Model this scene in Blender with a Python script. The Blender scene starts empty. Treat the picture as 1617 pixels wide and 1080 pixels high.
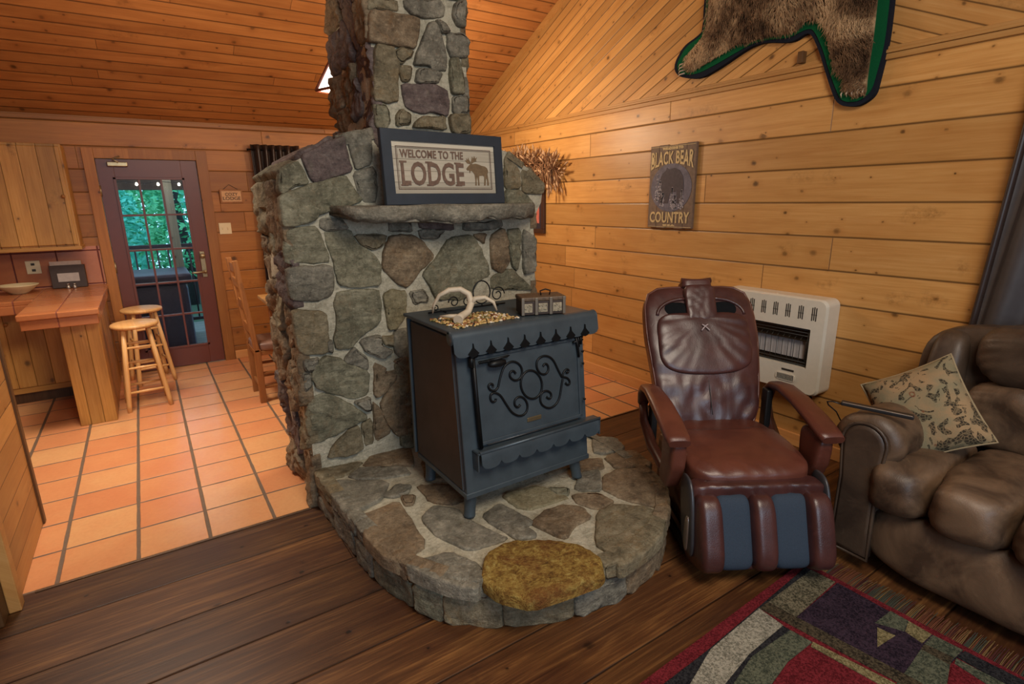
import bpy, bmesh, math, random
from mathutils import Vector, Matrix, noise
R = math.radians
PI = math.pi
scn = bpy.context.scene
COLL = scn.collection

# ------------------------------------------------------------------ room sizes (metres)
XR = 3.44      # right wall
YF = 6.40      # far wall
XL = -3.2      # left wall, outside the frame
YB = -2.6      # wall behind the viewer
ZE = 2.39      # eave height at the far wall
SL = 0.47      # ceiling slope
YRIDGE = 1.9
def ceil_z(y):
    return ZE + SL*(YF-y) if y > YRIDGE else ZE + SL*(YF-YRIDGE) - SL*(YRIDGE-y)

# ------------------------------------------------------------------ scene graph helpers
def link(o): COLL.objects.link(o); return o
def obj(name, bm, mats, parent=None, smooth=False, label=None):
    me = bpy.data.meshes.new(name)
    bm.normal_update()
    bm.to_mesh(me); bm.free()
    if not isinstance(mats, (list, tuple)): mats = [mats]
    for m in mats: me.materials.append(m)
    if smooth:
        for p in me.polygons: p.use_smooth = True
    o = link(bpy.data.objects.new(name, me))
    if parent is not None: o.parent = parent
    if label: o['label'] = label
    return o
def tag(o, label, cat, group=None, kind=None):
    o['label'] = label; o['category'] = cat
    if group: o['group'] = group
    if kind: o['kind'] = kind
    return o
def thing(name, label, cat, loc=(0, 0, 0), rz=0.0, group=None, rot=None):
    o = link(bpy.data.objects.new(name, None))
    o.empty_display_size = 0.1
    o.location = loc; o.rotation_euler = rot if rot else (0, 0, rz)
    return tag(o, label, cat, group)
def struct(name, bm, mats, parent=None, smooth=False):
    o = obj(name, bm, mats, parent, smooth)
    if parent is None: o['kind'] = 'structure'
    return o
def auto_smooth(o, deg=40):
    me = o.data
    bm = bmesh.new(); bm.from_mesh(me)
    for e in bm.edges:
        if len(e.link_faces) == 2:
            e.smooth = e.link_faces[0].normal.angle(e.link_faces[1].normal, 0) < R(deg)
    for f in bm.faces: f.smooth = True
    bm.to_mesh(me); bm.free()
    return o

# ------------------------------------------------------------------ mesh helpers
NB = bmesh.new
def box(bm, x0, x1, y0, y1, z0, z1, bev=0.0, mi=0, M=None, seg=2):
    vs = [bm.verts.new((x, y, z)) for x in (x0, x1) for y in (y0, y1) for z in (z0, z1)]
    idx = [(0, 1, 3, 2), (4, 6, 7, 5), (0, 4, 5, 1), (2, 3, 7, 6), (0, 2, 6, 4), (1, 5, 7, 3)]
    fs = [bm.faces.new([vs[i] for i in q]) for q in idx]
    for f in fs: f.material_index = mi
    geo = vs
    if bev > 0:
        es = list({e for f in fs for e in f.edges})
        r = bmesh.ops.bevel(bm, geom=es, offset=bev, segments=seg, affect='EDGES', profile=0.5)
        for f in r['faces']: f.material_index = mi
        geo = list({v for f in r['faces'] for v in f.verts} | {v for v in vs if v.is_valid})
    if M is not None:
        for v in geo: v.co = M @ v.co
    return geo
def tube(bm, pts, r, n=8, closed=False, mi=0, cap=True, flat=1.0):
    pts = [Vector(p) for p in pts]; N = len(pts); rings = []
    rs = r if isinstance(r, (list, tuple)) else [r]*N
    prev = None
    for i, p in enumerate(pts):
        if closed: t = pts[(i+1) % N]-pts[i-1]
        else: t = pts[min(i+1, N-1)]-pts[max(i-1, 0)]
        if t.length < 1e-9: t = Vector((0, 0, 1))
        t.normalize()
        if prev is None:
            a = Vector((0, 0, 1)) if abs(t.z) < 0.9 else Vector((1, 0, 0))
            u = t.cross(a).normalized()
        else:
            u = (prev - t*prev.dot(t))
            u = u.normalized() if u.length > 1e-6 else t.orthogonal().normalized()
        prev = u; w = t.cross(u)
        rings.append([bm.verts.new(p + rs[i]*(math.cos(2*PI*k/n)*u + flat*math.sin(2*PI*k/n)*w)) for k in range(n)])
    M_ = N if closed else N-1
    for i in range(M_):
        a, b = rings[i], rings[(i+1) % N]
        for k in range(n):
            f = bm.faces.new((a[k], a[(k+1) % n], b[(k+1) % n], b[k])); f.material_index = mi; f.smooth = True
    if cap and not closed:
        for q in (rings[0][::-1], rings[-1]):
            f = bm.faces.new(q); f.material_index = mi
    return rings
def lathe(bm, prof, c=(0, 0, 0), n=24, mi=0, M=None, axis='z'):
    rings = []
    for r, z in prof:
        ring = []
        for k in range(n):
            a = 2*PI*k/n
            p = Vector((r*math.cos(a), r*math.sin(a), z))
            if axis == 'y': p = Vector((p.x, p.z, p.y))
            if axis == 'x': p = Vector((p.z, p.x, p.y))
            p = p+Vector(c)
            if M is not None: p = M @ p
            ring.append(bm.verts.new(p))
        rings.append(ring)
    for a, b in zip(rings, rings[1:]):
        for k in range(n):
            f = bm.faces.new((a[k], a[(k+1) % n], b[(k+1) % n], b[k])); f.material_index = mi; f.smooth = True
    for q in (rings[0][::-1], rings[-1]):
        if (q[0].co-q[n//2].co).length > 1e-4:
            f = bm.faces.new(q); f.material_index = mi
    return rings
def prism(bm, poly, O, u, v, n, d0, d1, mi=0):
    """2-D outline (a,b) in the plane O + a*u + b*v pushed from d0 to d1 along n"""
    O, u, v, n = Vector(O), Vector(u), Vector(v), Vector(n)
    A = [bm.verts.new(O+a*u+b*v+n*d0) for a, b in poly]
    B = [bm.verts.new(O+a*u+b*v+n*d1) for a, b in poly]
    m = len(poly)
    for q in (A[::-1], B):
        f = bm.faces.new(q); f.material_index = mi
    for i in range(m):
        f = bm.faces.new((A[i], A[(i+1) % m], B[(i+1) % m], B[i])); f.material_index = mi
    return A+B
def flat_poly(bm, poly, O, u, v, n, d0, d1, mi=0):
    """like prism but safe for any concave outline"""
    from mathutils.geometry import tessellate_polygon
    O, u, v, n = Vector(O), Vector(u), Vector(v), Vector(n)
    tr = tessellate_polygon([[Vector((a, b, 0)) for a, b in poly]])
    A = [bm.verts.new(O+a*u+b*v+n*d0) for a, b in poly]; B = [bm.verts.new(O+a*u+b*v+n*d1) for a, b in poly]
    for t in tr:
        for q in ([A[i] for i in t], [B[i] for i in t]):
            try: bm.faces.new(q).material_index = mi
            except ValueError: pass
    m = len(poly)
    for i in range(m):
        bm.faces.new((A[i], A[(i+1) % m], B[(i+1) % m], B[i])).material_index = mi
def fixn(bm):
    bmesh.ops.recalc_face_normals(bm, faces=bm.faces[:]); return bm
def cushion(bm, c, h, k=4.0, n=10, M=None, mi=0, fn=None, puff=0.0):
    """a rounded upholstered block: centre c, half sizes h, squareness k"""
    c = Vector(c); vm = {}
    def V(i, j, l):
        key = (i, j, l)
        if key not in vm:
            p = Vector((2*i/n-1, 2*j/n-1, 2*l/n-1))
            s = (abs(p.x)**k+abs(p.y)**k+abs(p.z)**k)**(1/k)
            q = p/s
            w = Vector((q.x*h[0], q.y*h[1], q.z*h[2]))
            if fn: w = fn(w, q)
            w = w + c
            if M is not None: w = M @ w
            vm[key] = bm.verts.new(w)
        return vm[key]
    for a in range(n):
        for b in range(n):
            for q in (((a, b, 0), (a, b+1, 0), (a+1, b+1, 0), (a+1, b, 0)),
                      ((a, b, n), (a+1, b, n), (a+1, b+1, n), (a, b+1, n)),
                      ((a, 0, b), (a+1, 0, b), (a+1, 0, b+1), (a, 0, b+1)),
                      ((a, n, b), (a, n, b+1), (a+1, n, b+1), (a+1, n, b)),
                      ((0, a, b), (0, a, b+1), (0, a+1, b+1), (0, a+1, b)),
                      ((n, a, b), (n, a+1, b), (n, a+1, b+1), (n, a, b+1))):
                f = bm.faces.new([V(*t) for t in q]); f.material_index = mi; f.smooth = True
def chaikin(poly, it=1, q=0.22):
    for _ in range(it):
        out = []
        for i in range(len(poly)):
            a, b = poly[i], poly[(i+1) % len(poly)]
            out.append((a[0]*(1-q)+b[0]*q, a[1]*(1-q)+b[1]*q)); out.append((a[0]*q+b[0]*(1-q), a[1]*q+b[1]*(1-q)))
        poly = out
    return poly
def resample(poly, step):
    out = []
    for i in range(len(poly)):
        a, b = poly[i], poly[(i+1) % len(poly)]
        L = math.hypot(b[0]-a[0], b[1]-a[1]); k = max(1, int(round(L/step)))
        for j in range(k): out.append((a[0]+(b[0]-a[0])*j/k, a[1]+(b[1]-a[1])*j/k))
    return out
def area(poly):
    return 0.5*sum(poly[i-1][0]*poly[i][1]-poly[i][0]*poly[i-1][1] for i in range(len(poly)))
def grow(poly, d):
    if area(poly) < 0: poly = poly[::-1]
    out = []; N = len(poly)
    for i in range(N):
        a, b, c = Vector(poly[i-1]), Vector(poly[i]), Vector(poly[(i+1) % N])
        e1, e2 = (b-a), (c-b)
        if e1.length < 1e-6 or e2.length < 1e-6: out.append(tuple(b)); continue
        n1 = Vector((e1.y, -e1.x)).normalized(); n2 = Vector((e2.y, -e2.x)).normalized()
        m = n1+n2
        if m.length < .3: out.append(tuple(b+n1*d)); continue
        m.normalize(); k = min(2.0, 1/max(.4, m.dot(n1))); out.append(tuple(b+m*d*k))
    return out
def stone(bm, poly, O, u, v, n, h, mi=0, seed=0, step=0.02, rough=0.5, skirt=0.03, gr=0.005):
    """one split stone: irregular outline, chipped edge, uneven face"""
    O, u, v, n = Vector(O), Vector(u), Vector(v), Vector(n)
    if area(poly) < 0: poly = poly[::-1]
    p = resample(chaikin(grow(poly, gr), 1, .14), step)
    m = len(p)
    cx = sum(a for a, b in p)/m; cy = sum(b for a, b in p)/m
    sd = seed*7.31
    size = math.sqrt(abs(area(p)))
    tilt = (random.uniform(-1, 1)*0.02*rough, random.uniform(-1, 1)*0.02*rough)
    rings = []
    # absolute insets near the edge (a crisp broken arris), then fractions across the face
    prof = [(0.0, -skirt, 1), (0.0, 0.35, 1), (0.002, 0.72, 1), (0.006, 0.93, 1), (0.013, 1.0, 1), (0.0, 1.0, .80), (0.0, 1.03, .64), (0.0, 1.03, .48), (0.0, 1.04, .32), (0.0, 1.03, .16)]
    rr = 0.007
    for ins, hh, fr_ in prof:
        ring = []
        for i, (a, b) in enumerate(p):
            jit = noise.noise(Vector((a*28+sd, b*28, 3.3)))*rr + noise.noise(Vector((a*9+sd, b*9, 9.3)))*rr*1.2
            dx, dy = a-cx, b-cy; L = math.hypot(dx, dy) or 1
            k = (1-min(.3, ins/L) if fr_ == 1 else fr_)+jit/L*(1 if fr_ == 1 else .4)
            if hh < 0: k = 1.0; z = hh
            else:
                aa, bb = cx+dx*k, cy+dy*k
                N1 = noise.noise(Vector((aa*7+sd, bb*7+sd, 1.7)))
                N2 = noise.noise(Vector((aa*22+sd, bb*22-sd, 5.1)))
                N3 = noise.noise(Vector((aa*60, bb*60+sd, 2.1)))
                z = h*hh + rough*(0.015*N1+0.008*N2+0.0035*N3-0.010*max(0, abs(noise.noise(Vector((aa*5+bb*9, bb*14-sd, 7.7))))*-6+1))*min(1, hh*1.3) + tilt[0]*(aa-cx)*4+tilt[1]*(bb-cy)*4
                if hh < 0.5: z = min(z, h*0.5)
                z = max(z, 0.001)
            ring.append(bm.verts.new(O+(cx+dx*k)*u+(cy+dy*k)*v+z*n))
        rings.append(ring)
    zc = h*1.02 + rough*0.016*noise.noise(Vector((cx*7+sd, cy*7+sd, 1.7)))
    vc = bm.verts.new(O+cx*u+cy*v+zc*n)
    for A, B in zip(rings, rings[1:]):
        for i in range(m):
            f = bm.faces.new((A[i], A[(i+1) % m], B[(i+1) % m], B[i])); f.material_index = mi; f.smooth = True
    for i in range(m):
        f = bm.faces.new((rings[-1][i], rings[-1][(i+1) % m], vc)); f.material_index = mi; f.smooth = True
def clip_half(poly, mx, my, nx, ny):
    out = []
    for i in range(len(poly)):
        a, b = poly[i], poly[(i+1) % len(poly)]
        da = (a[0]-mx)*nx+(a[1]-my)*ny; db = (b[0]-mx)*nx+(b[1]-my)*ny
        if da <= 0: out.append(a)
        if (da < 0) != (db < 0) and abs(da-db) > 1e-12:
            t = da/(da-db); out.append((a[0]+(b[0]-a[0])*t, a[1]+(b[1]-a[1])*t))
    return out
def cells(x0, x1, y0, y1, sx, sy, gap=0.012, seed=1, keep=None, jit=0.36):
    rnd = random.Random(seed); pts = []
    nx, ny = max(1, round((x1-x0)/sx)), max(1, round((y1-y0)/sy))
    for i in range(nx):
        for j in range(ny):
            off = 0.5*(j % 2)*0.7
            pts.append((x0+(x1-x0)*(i+.5+rnd.uniform(-jit, jit))/nx, y0+(y1-y0)*(j+.5+rnd.uniform(-jit, jit))/ny))
    res = []
    for (px, py) in pts:
        poly = [(x0, y0), (x1, y0), (x1, y1), (x0, y1)]
        for (qx, qy) in pts:
            if (qx, qy) == (px, py): continue
            dx, dy = qx-px, qy-py; L = math.hypot(dx, dy)
            poly = clip_half(poly, (px+qx)/2-dx/L*gap, (py+qy)/2-dy/L*gap, dx, dy)
            if len(poly) < 3: break
        if len(poly) >= 3 and abs(area(poly)) > 0.0012 and (keep is None or keep(px, py)):
            res.append(poly)
    return res
def grid_sheet(bm, nu, nv, fn, mi=0, closed_u=False):
    V = [[bm.verts.new(fn(i/nu, j/nv)) for j in range(nv+1)] for i in range(nu+(0 if closed_u else 1))]
    m = len(V)
    for i in range(nu):
        for j in range(nv):
            f = bm.faces.new((V[i][j], V[(i+1) % m][j], V[(i+1) % m][j+1], V[i][j+1])); f.material_index = mi; f.smooth = True
    return V
def text_mesh(s, size, depth=0.002, bold=0.0, xs=1.0, spacing=1.0):
    cu = bpy.data.curves.new('lettering', 'FONT'); cu.body = s; cu.size = size; cu.extrude = depth
    cu.offset = bold; cu.align_x = 'CENTER'; cu.align_y = 'CENTER'; cu.space_character = spacing
    cu.resolution_u = 3
    o = link(bpy.data.objects.new('lettering', cu))
    bpy.context.view_layer.update()
    dg = bpy.context.evaluated_depsgraph_get()
    me = bpy.data.meshes.new_from_object(o.evaluated_get(dg))
    bpy.data.objects.remove(o); bpy.data.curves.remove(cu)
    bm = bmesh.new(); bm.from_mesh(me); bpy.data.meshes.remove(me)
    for v in bm.verts: v.co.x *= xs
    return bm
def merge(bm, src, M=None, mi=0):
    mp = {}
    for v in src.verts: mp[v] = bm.verts.new(M @ v.co if M is not None else v.co)
    for f in src.faces:
        try: g = bm.faces.new([mp[v] for v in f.verts]); g.material_index = mi; g.smooth = f.smooth
        except ValueError: pass
    src.free()
def frameM(O, u, v, n):
    u, v, n = Vector(u), Vector(v), Vector(n)
    return Matrix(((u.x, v.x, n.x, O[0]), (u.y, v.y, n.y, O[1]), (u.z, v.z, n.z, O[2]), (0, 0, 0, 1)))
# ------------------------------------------------------------------ procedural materials
class NT:
    def __init__(s, name):
        s.m = bpy.data.materials.new(name); s.m.use_nodes = True
        s.t = s.m.node_tree; s.t.nodes.clear()
        s.out = s.t.nodes.new('ShaderNodeOutputMaterial')
        s.b = s.t.nodes.new('ShaderNodeBsdfPrincipled')
        s.t.links.new(s.b.outputs[0], s.out.inputs[0])
        s.tc = s.t.nodes.new('ShaderNodeTexCoord')
    def L(s, a, b): s.t.links.new(a, b)
    def _in(s, sock, v):
        if hasattr(v, 'is_output') or hasattr(v, 'links'): s.L(v, sock)
        elif isinstance(v, (tuple, list)):
            sock.default_value = tuple(v) if len(v) == len(sock.default_value) else tuple(v)+(1.0,)
        else: sock.default_value = v
    def math(s, op, a, b=0.0, c=0.0, clamp=False):
        n = s.t.nodes.new('ShaderNodeMath'); n.operation = op; n.use_clamp = clamp
        s._in(n.inputs[0], a); s._in(n.inputs[1], b)
        if op in ('MULTIPLY_ADD', 'SMOOTH_MIN', 'WRAP'): s._in(n.inputs[2], c)
        return n.outputs[0]
    def vmath(s, op, a, b=(0, 0, 0)):
        n = s.t.nodes.new('ShaderNodeVectorMath'); n.operation = op
        s._in(n.inputs[0], a); s._in(n.inputs[1], b)
        return n.outputs['Value'] if op in ('DOT_PRODUCT', 'LENGTH', 'DISTANCE') else n.outputs[0]
    def comb(s, x, y, z):
        n = s.t.nodes.new('ShaderNodeCombineXYZ')
        for i, q in enumerate((x, y, z)): s._in(n.inputs[i], q)
        return n.outputs[0]
    def noise(s, vec, scale=5, detail=3, rough=0.5, dist=0.0, col=False):
        n = s.t.nodes.new('ShaderNodeTexNoise'); s.L(vec, n.inputs['Vector'])
        n.inputs['Scale'].default_value = scale; n.inputs['Detail'].default_value = detail
        n.inputs['Roughness'].default_value = rough; n.inputs['Distortion'].default_value = dist
        return n.outputs['Color' if col else 'Fac']
    def white(s, vec, col=False):
        n = s.t.nodes.new('ShaderNodeTexWhiteNoise'); n.noise_dimensions = '3D'; s.L(vec, n.inputs['Vector'])
        return n.outputs['Color' if col else 'Value']
    def vor(s, vec, scale=5, feature='F1', out='Distance', rnd=1.0, dim='3D'):
        n = s.t.nodes.new('ShaderNodeTexVoronoi'); n.voronoi_dimensions = dim; n.feature = feature; s.L(vec, n.inputs['Vector'])
        n.inputs['Scale'].default_value = scale; n.inputs['Randomness'].default_value = rnd
        return n.outputs[out]
    def ramp(s, fac, stops, interp='LINEAR'):
        n = s.t.nodes.new('ShaderNodeValToRGB'); s.L(fac, n.inputs[0]); e = n.color_ramp.elements
        n.color_ramp.interpolation = interp
        while len(e) < len(stops): e.new(0.5)
        for q, (p, c) in zip(e, stops):
            q.position = p; q.color = (c, c, c, 1) if isinstance(c, (int, float)) else tuple(c)+(1,)
        return n.outputs[0]
    def mix(s, fac, a, b, mode='MIX'):
        n = s.t.nodes.new('ShaderNodeMix'); n.data_type = 'RGBA'; n.blend_type = mode
        s._in(n.inputs[0], fac); s._in(n.inputs[6], a); s._in(n.inputs[7], b)
        return n.outputs[2]
    def maprange(s, v, a, b, c=0.0, d=1.0):
        n = s.t.nodes.new('ShaderNodeMapRange'); s._in(n.inputs[0], v)
        for i, q in enumerate((a, b, c, d)): n.inputs[i+1].default_value = q
        return n.outputs[0]
    def bump(s, h, strength=0.3, dist=0.01, normal=None):
        n = s.t.nodes.new('ShaderNodeBump'); s.L(h, n.inputs['Height'])
        n.inputs['Strength'].default_value = strength; n.inputs['Distance'].default_value = dist
        if normal is not None: s.L(normal, n.inputs['Normal'])
        return n.outputs[0]
    def fin(s, col=None, rough=0.5, normal=None, metal=0.0, spec=0.5, **kw):
        b = s.b.inputs
        if col is not None: s._in(b['Base Color'], col)
        s._in(b['Roughness'], rough); b['Metallic'].default_value = metal; b['Specular IOR Level'].default_value = spec
        if normal is not None: s.L(normal, b['Normal'])
        for k, v in kw.items(): s._in(b[k.replace('_', ' ')], v)
        return s.m
def plain(name, col, rough=0.5, metal=0.0, spec=0.5, nz=0.12, scale=30, bump=0.1, **kw):
    t = NT(name); o = t.tc.outputs['Object']
    n = t.noise(o, scale, 4, 0.6)
    c = t.mix(t.maprange(n, 0.3, 0.7), tuple(max(0, q*(1-nz)) for q in col), tuple(min(1, q*(1+nz)) for q in col))
    return t.fin(c, rough, t.bump(n, bump, 0.004), metal, spec, **kw)
def srgb(r, g, b):
    f = lambda c: (c/255/12.92) if c/255 <= 0.04045 else ((c/255+0.055)/1.055)**2.4
    return (f(r), f(g), f(b))

def boards(name, U, V, width, cols, groove=0.006, tonev=(.70, .94, 1.12), length=2.4, knots=1.0, rough=0.42, v0=0.0, joints=True, gdark=0.25, bumpk=0.5, kscale=1.0, streak=0.5, coat=0.0):
    """wood boards running along U, stacked along V"""
    t = NT(name); P = t.tc.outputs['Object']
    u = t.vmath('DOT_PRODUCT', P, U); v = t.vmath('DOT_PRODUCT', P, V)
    vi = t.math('DIVIDE', t.math('ADD', v, v0+50*width), width)
    row = t.math('FLOOR', vi); fr = t.math('FRACT', vi)
    rr = t.white(t.comb(row, 3.7, 1.3))
    ui = t.math('DIVIDE', t.math('ADD', u, t.math('MULTIPLY', rr, length*3)), length)
    seg = t.math('FLOOR', ui); fu = t.math('FRACT', ui)
    if not joints: seg = t.math('MULTIPLY', row, 0.0)
    rb = t.white(t.comb(row, seg, 7.1)); rb2 = t.white(t.comb(seg, row, 2.9))
    # grain
    sh = t.math('MULTIPLY', rb, 37.0)
    g1 = t.noise(t.comb(t.math('ADD', t.math('MULTIPLY', u, 1.3), sh), t.math('MULTIPLY', v, 26.0), sh), 1.0, 4, 0.6, 1.2)
    g2 = t.noise(t.comb(t.math('ADD', t.math('MULTIPLY', u, 5.0), sh), t.math('MULTIPLY', v, 130.0), sh), 1.0, 3, 0.6, 0.3)
    g3 = t.noise(t.comb(t.math('ADD', u, sh), t.math('MULTIPLY', v, 2.5), rb), 1.6, 3, 0.6)
    c = t.ramp(t.math('ADD', t.math('MULTIPLY', g1, 0.62), t.math('MULTIPLY', g2, 0.38)), [(0.22, cols[0]), (0.5, cols[1]), (0.78, cols[2])])
    tone = t.ramp(rb, [(0.0, tonev[0]), (0.5, tonev[1]), (1.0, tonev[2])])
    c = t.mix(1.0, c, tone, 'MULTIPLY')
    c = t.mix(t.math('MULTIPLY', t.maprange(g3, 0.45, 0.75), streak), c, cols[3])
    # knots
    kv = t.comb(t.math('ADD', t.math('MULTIPLY', u, 4.3*kscale), t.math('MULTIPLY', row, 7.7)), t.math('MULTIPLY', v, 5.6*kscale), 0.0)
    kd = t.vor(kv, 1.0, dim='2D'); kc = t.vor(kv, 1.0, 'F1', 'Color', dim='2D')
    sep = t.t.nodes.new('ShaderNodeSeparateColor'); t.L(kc, sep.inputs[0])
    on = t.math('GREATER_THAN', sep.outputs[0], 1-0.42*knots)
    ksz = t.maprange(t.math('POWER', sep.outputs[1], 2.2), 0, 1, 0.030, 0.135)
    wob = t.math('MULTIPLY', t.noise(t.comb(t.math('MULTIPLY', u, 38.0), t.math('MULTIPLY', v, 38.0), sh), 1.0, 3), 0.10)
    kq = t.math('DIVIDE', t.math('ADD', kd, t.math('SUBTRACT', wob, 0.05)), ksz)
    kn = t.math('MULTIPLY', t.math('SUBTRACT', 1.0, t.maprange(kq, 0.45, 1.25)), on)
    halo = t.math('MULTIPLY', t.math('SUBTRACT', 1.0, t.maprange(kq, 1.0, 3.4)), on)
    c = t.mix(t.math('MULTIPLY', halo, 0.35), c, cols[3])
    c = t.mix(t.math('MULTIPLY', kn, t.math('ADD', .45, t.math('MULTIPLY', sep.outputs[2], .5))), c, tuple(q*0.20 for q in cols[0]))
    wv = t.math('MULTIPLY', t.noise(t.comb(t.math('MULTIPLY', u, 9.0), t.math('MULTIPLY', v, 9.0), sh), 1.0, 3), 1.1)
    sv = t.comb(t.math('ADD', t.math('ADD', t.math('MULTIPLY', u, 2.6*kscale), wv), t.math('MULTIPLY', row, 3.3)), t.math('MULTIPLY', v, 3.6*kscale), 0.0)
    sd_ = t.vor(sv, 1.0, dim='2D'); sc_ = t.vor(sv, 1.0, 'F1', 'Color', dim='2D'); sp_ = t.t.nodes.new('ShaderNodeSeparateColor'); t.L(sc_, sp_.inputs[0])
    smear = t.math('MULTIPLY', t.math('MULTIPLY', t.maprange(sd_, 0.03, 0.26, 1.0, 0.0), t.math('GREATER_THAN', sp_.outputs[1], 1-.3*knots)), t.maprange(t.noise(t.comb(t.math('MULTIPLY', u, 30.0), t.math('MULTIPLY', v, 30.0), sh), 1.0, 4, .75), .42, .66))
    c = t.mix(t.math('MULTIPLY', smear, .55), c, tuple(q*0.45 for q in cols[0]))
    # grooves
    e = t.math('MINIMUM', fr, t.math('SUBTRACT', 1.0, fr))
    gl = t.maprange(e, 0.0, groove/width, 1.0, 0.0)
    if joints:
        eu = t.math('MINIMUM', fu, t.math('SUBTRACT', 1.0, fu))
        gl = t.math('MAXIMUM', gl, t.maprange(eu, 0.0, groove*0.45/length, 1.0, 0.0))
    c = t.mix(t.math('MULTIPLY', gl, 1-gdark), c, tuple(q*0.16 for q in cols[0]))
    h = t.math('SUBTRACT', t.math('MULTIPLY', g2, 0.10), t.math('MULTIPLY', gl, 1.0))
    h = t.math('SUBTRACT', h, t.math('MULTIPLY', kn, 0.1))
    rg = t.math('ADD', rough, t.math('MULTIPLY', g2, 0.12))
    kw = {}
    if coat: kw = {'Coat_Weight': coat, 'Coat_Roughness': 0.25}
    return t.fin(c, rg, t.bump(h, bumpk, 0.006), 0.0, 0.45, **kw)

WX, WY, WZ = (1, 0, 0), (0, 1, 0), (0, 0, 1)
_s = 1/math.sqrt(1+SL*SL)
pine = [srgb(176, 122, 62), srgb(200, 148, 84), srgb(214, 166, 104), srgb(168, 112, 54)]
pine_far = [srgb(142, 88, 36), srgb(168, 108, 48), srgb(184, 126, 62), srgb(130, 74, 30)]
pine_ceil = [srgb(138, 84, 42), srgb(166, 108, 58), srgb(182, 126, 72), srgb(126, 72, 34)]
M_wall_r = boards('knotty_pine_wall_side', WY, WZ, 0.200, pine, groove=0.0085, length=2.1, v0=0.02, knots=1.15, kscale=1.25, tonev=(.76, .94, 1.10), gdark=.04, rough=.36)
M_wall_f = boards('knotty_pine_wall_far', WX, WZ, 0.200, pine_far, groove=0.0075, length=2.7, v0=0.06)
M_gable_a = boards('gable_boards_rising', (0, -_s, SL*_s), (0, SL*_s, _s), 0.076, pine, groove=0.0055, gdark=.05, knots=1.1, length=6.0, joints=False, kscale=1.4)
M_gable_b = boards('gable_boards_falling', (0, _s, SL*_s), (0, -SL*_s, _s), 0.076, pine, groove=0.0055, gdark=.05, length=6.0, joints=False, kscale=1.4)
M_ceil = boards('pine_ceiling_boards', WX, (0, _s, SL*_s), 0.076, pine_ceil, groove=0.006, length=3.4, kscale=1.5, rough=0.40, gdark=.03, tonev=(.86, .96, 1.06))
M_trim = boards('pine_trim_wood', WY, (1, 0, 1), 0.6, pine, joints=False, groove=0.0001, knots=0.6)
M_trim_f = boards('door_casing_wood', WZ, (1, 0, 0), 0.35, pine_far, joints=False, groove=0.0001, knots=0.6)
cab = [srgb(150, 102, 44), srgb(186, 134, 64), srgb(206, 158, 88), srgb(130, 84, 36)]
M_cab = boards('cabinet_pine', WZ, WX, 0.118, cab, groove=0.004, length=3.0, joints=False, kscale=1.2, knots=1.2)
M_cab_side = boards('cabinet_side_pine', WZ, WY, 0.14, cab, groove=0.003, length=3.0, joints=False, kscale=1.1)
M_cab_rail = boards('cabinet_rail_pine', WX, WZ, 0.5, cab, groove=0.0001, joints=False, knots=0.4)
M_part = boards('partition_pine', WY, WZ, 0.115, pine, groove=0.004, length=2.0, joints=False)
oak = [srgb(120, 74, 34), srgb(156, 102, 52), srgb(178, 122, 66), srgb(124, 76, 36)]
M_oak = boards('rustic_oak', WZ, WX, 0.4, oak, groove=0.0001, joints=False, knots=0.4)
birch = [srgb(196, 140, 78), srgb(216, 166, 104), srgb(230, 186, 126), srgb(202, 148, 88)]
M_birch = boards('birch_stool_wood', WZ, WX, 0.5, birch, groove=0.0001, joints=False, knots=0.0, rough=0.3)
dark = [srgb(40, 23, 13), srgb(92, 58, 31), srgb(156, 110, 60), srgb(56, 28, 18)]
M_floor = boards('dark_stained_plank_floor', WX, WY, 0.285, dark, groove=0.006, tonev=(.55, .9, 1.35), length=2.3, knots=0.8, rough=0.36, streak=0.8, v0=-0.01, gdark=0.1, kscale=0.8)

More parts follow.
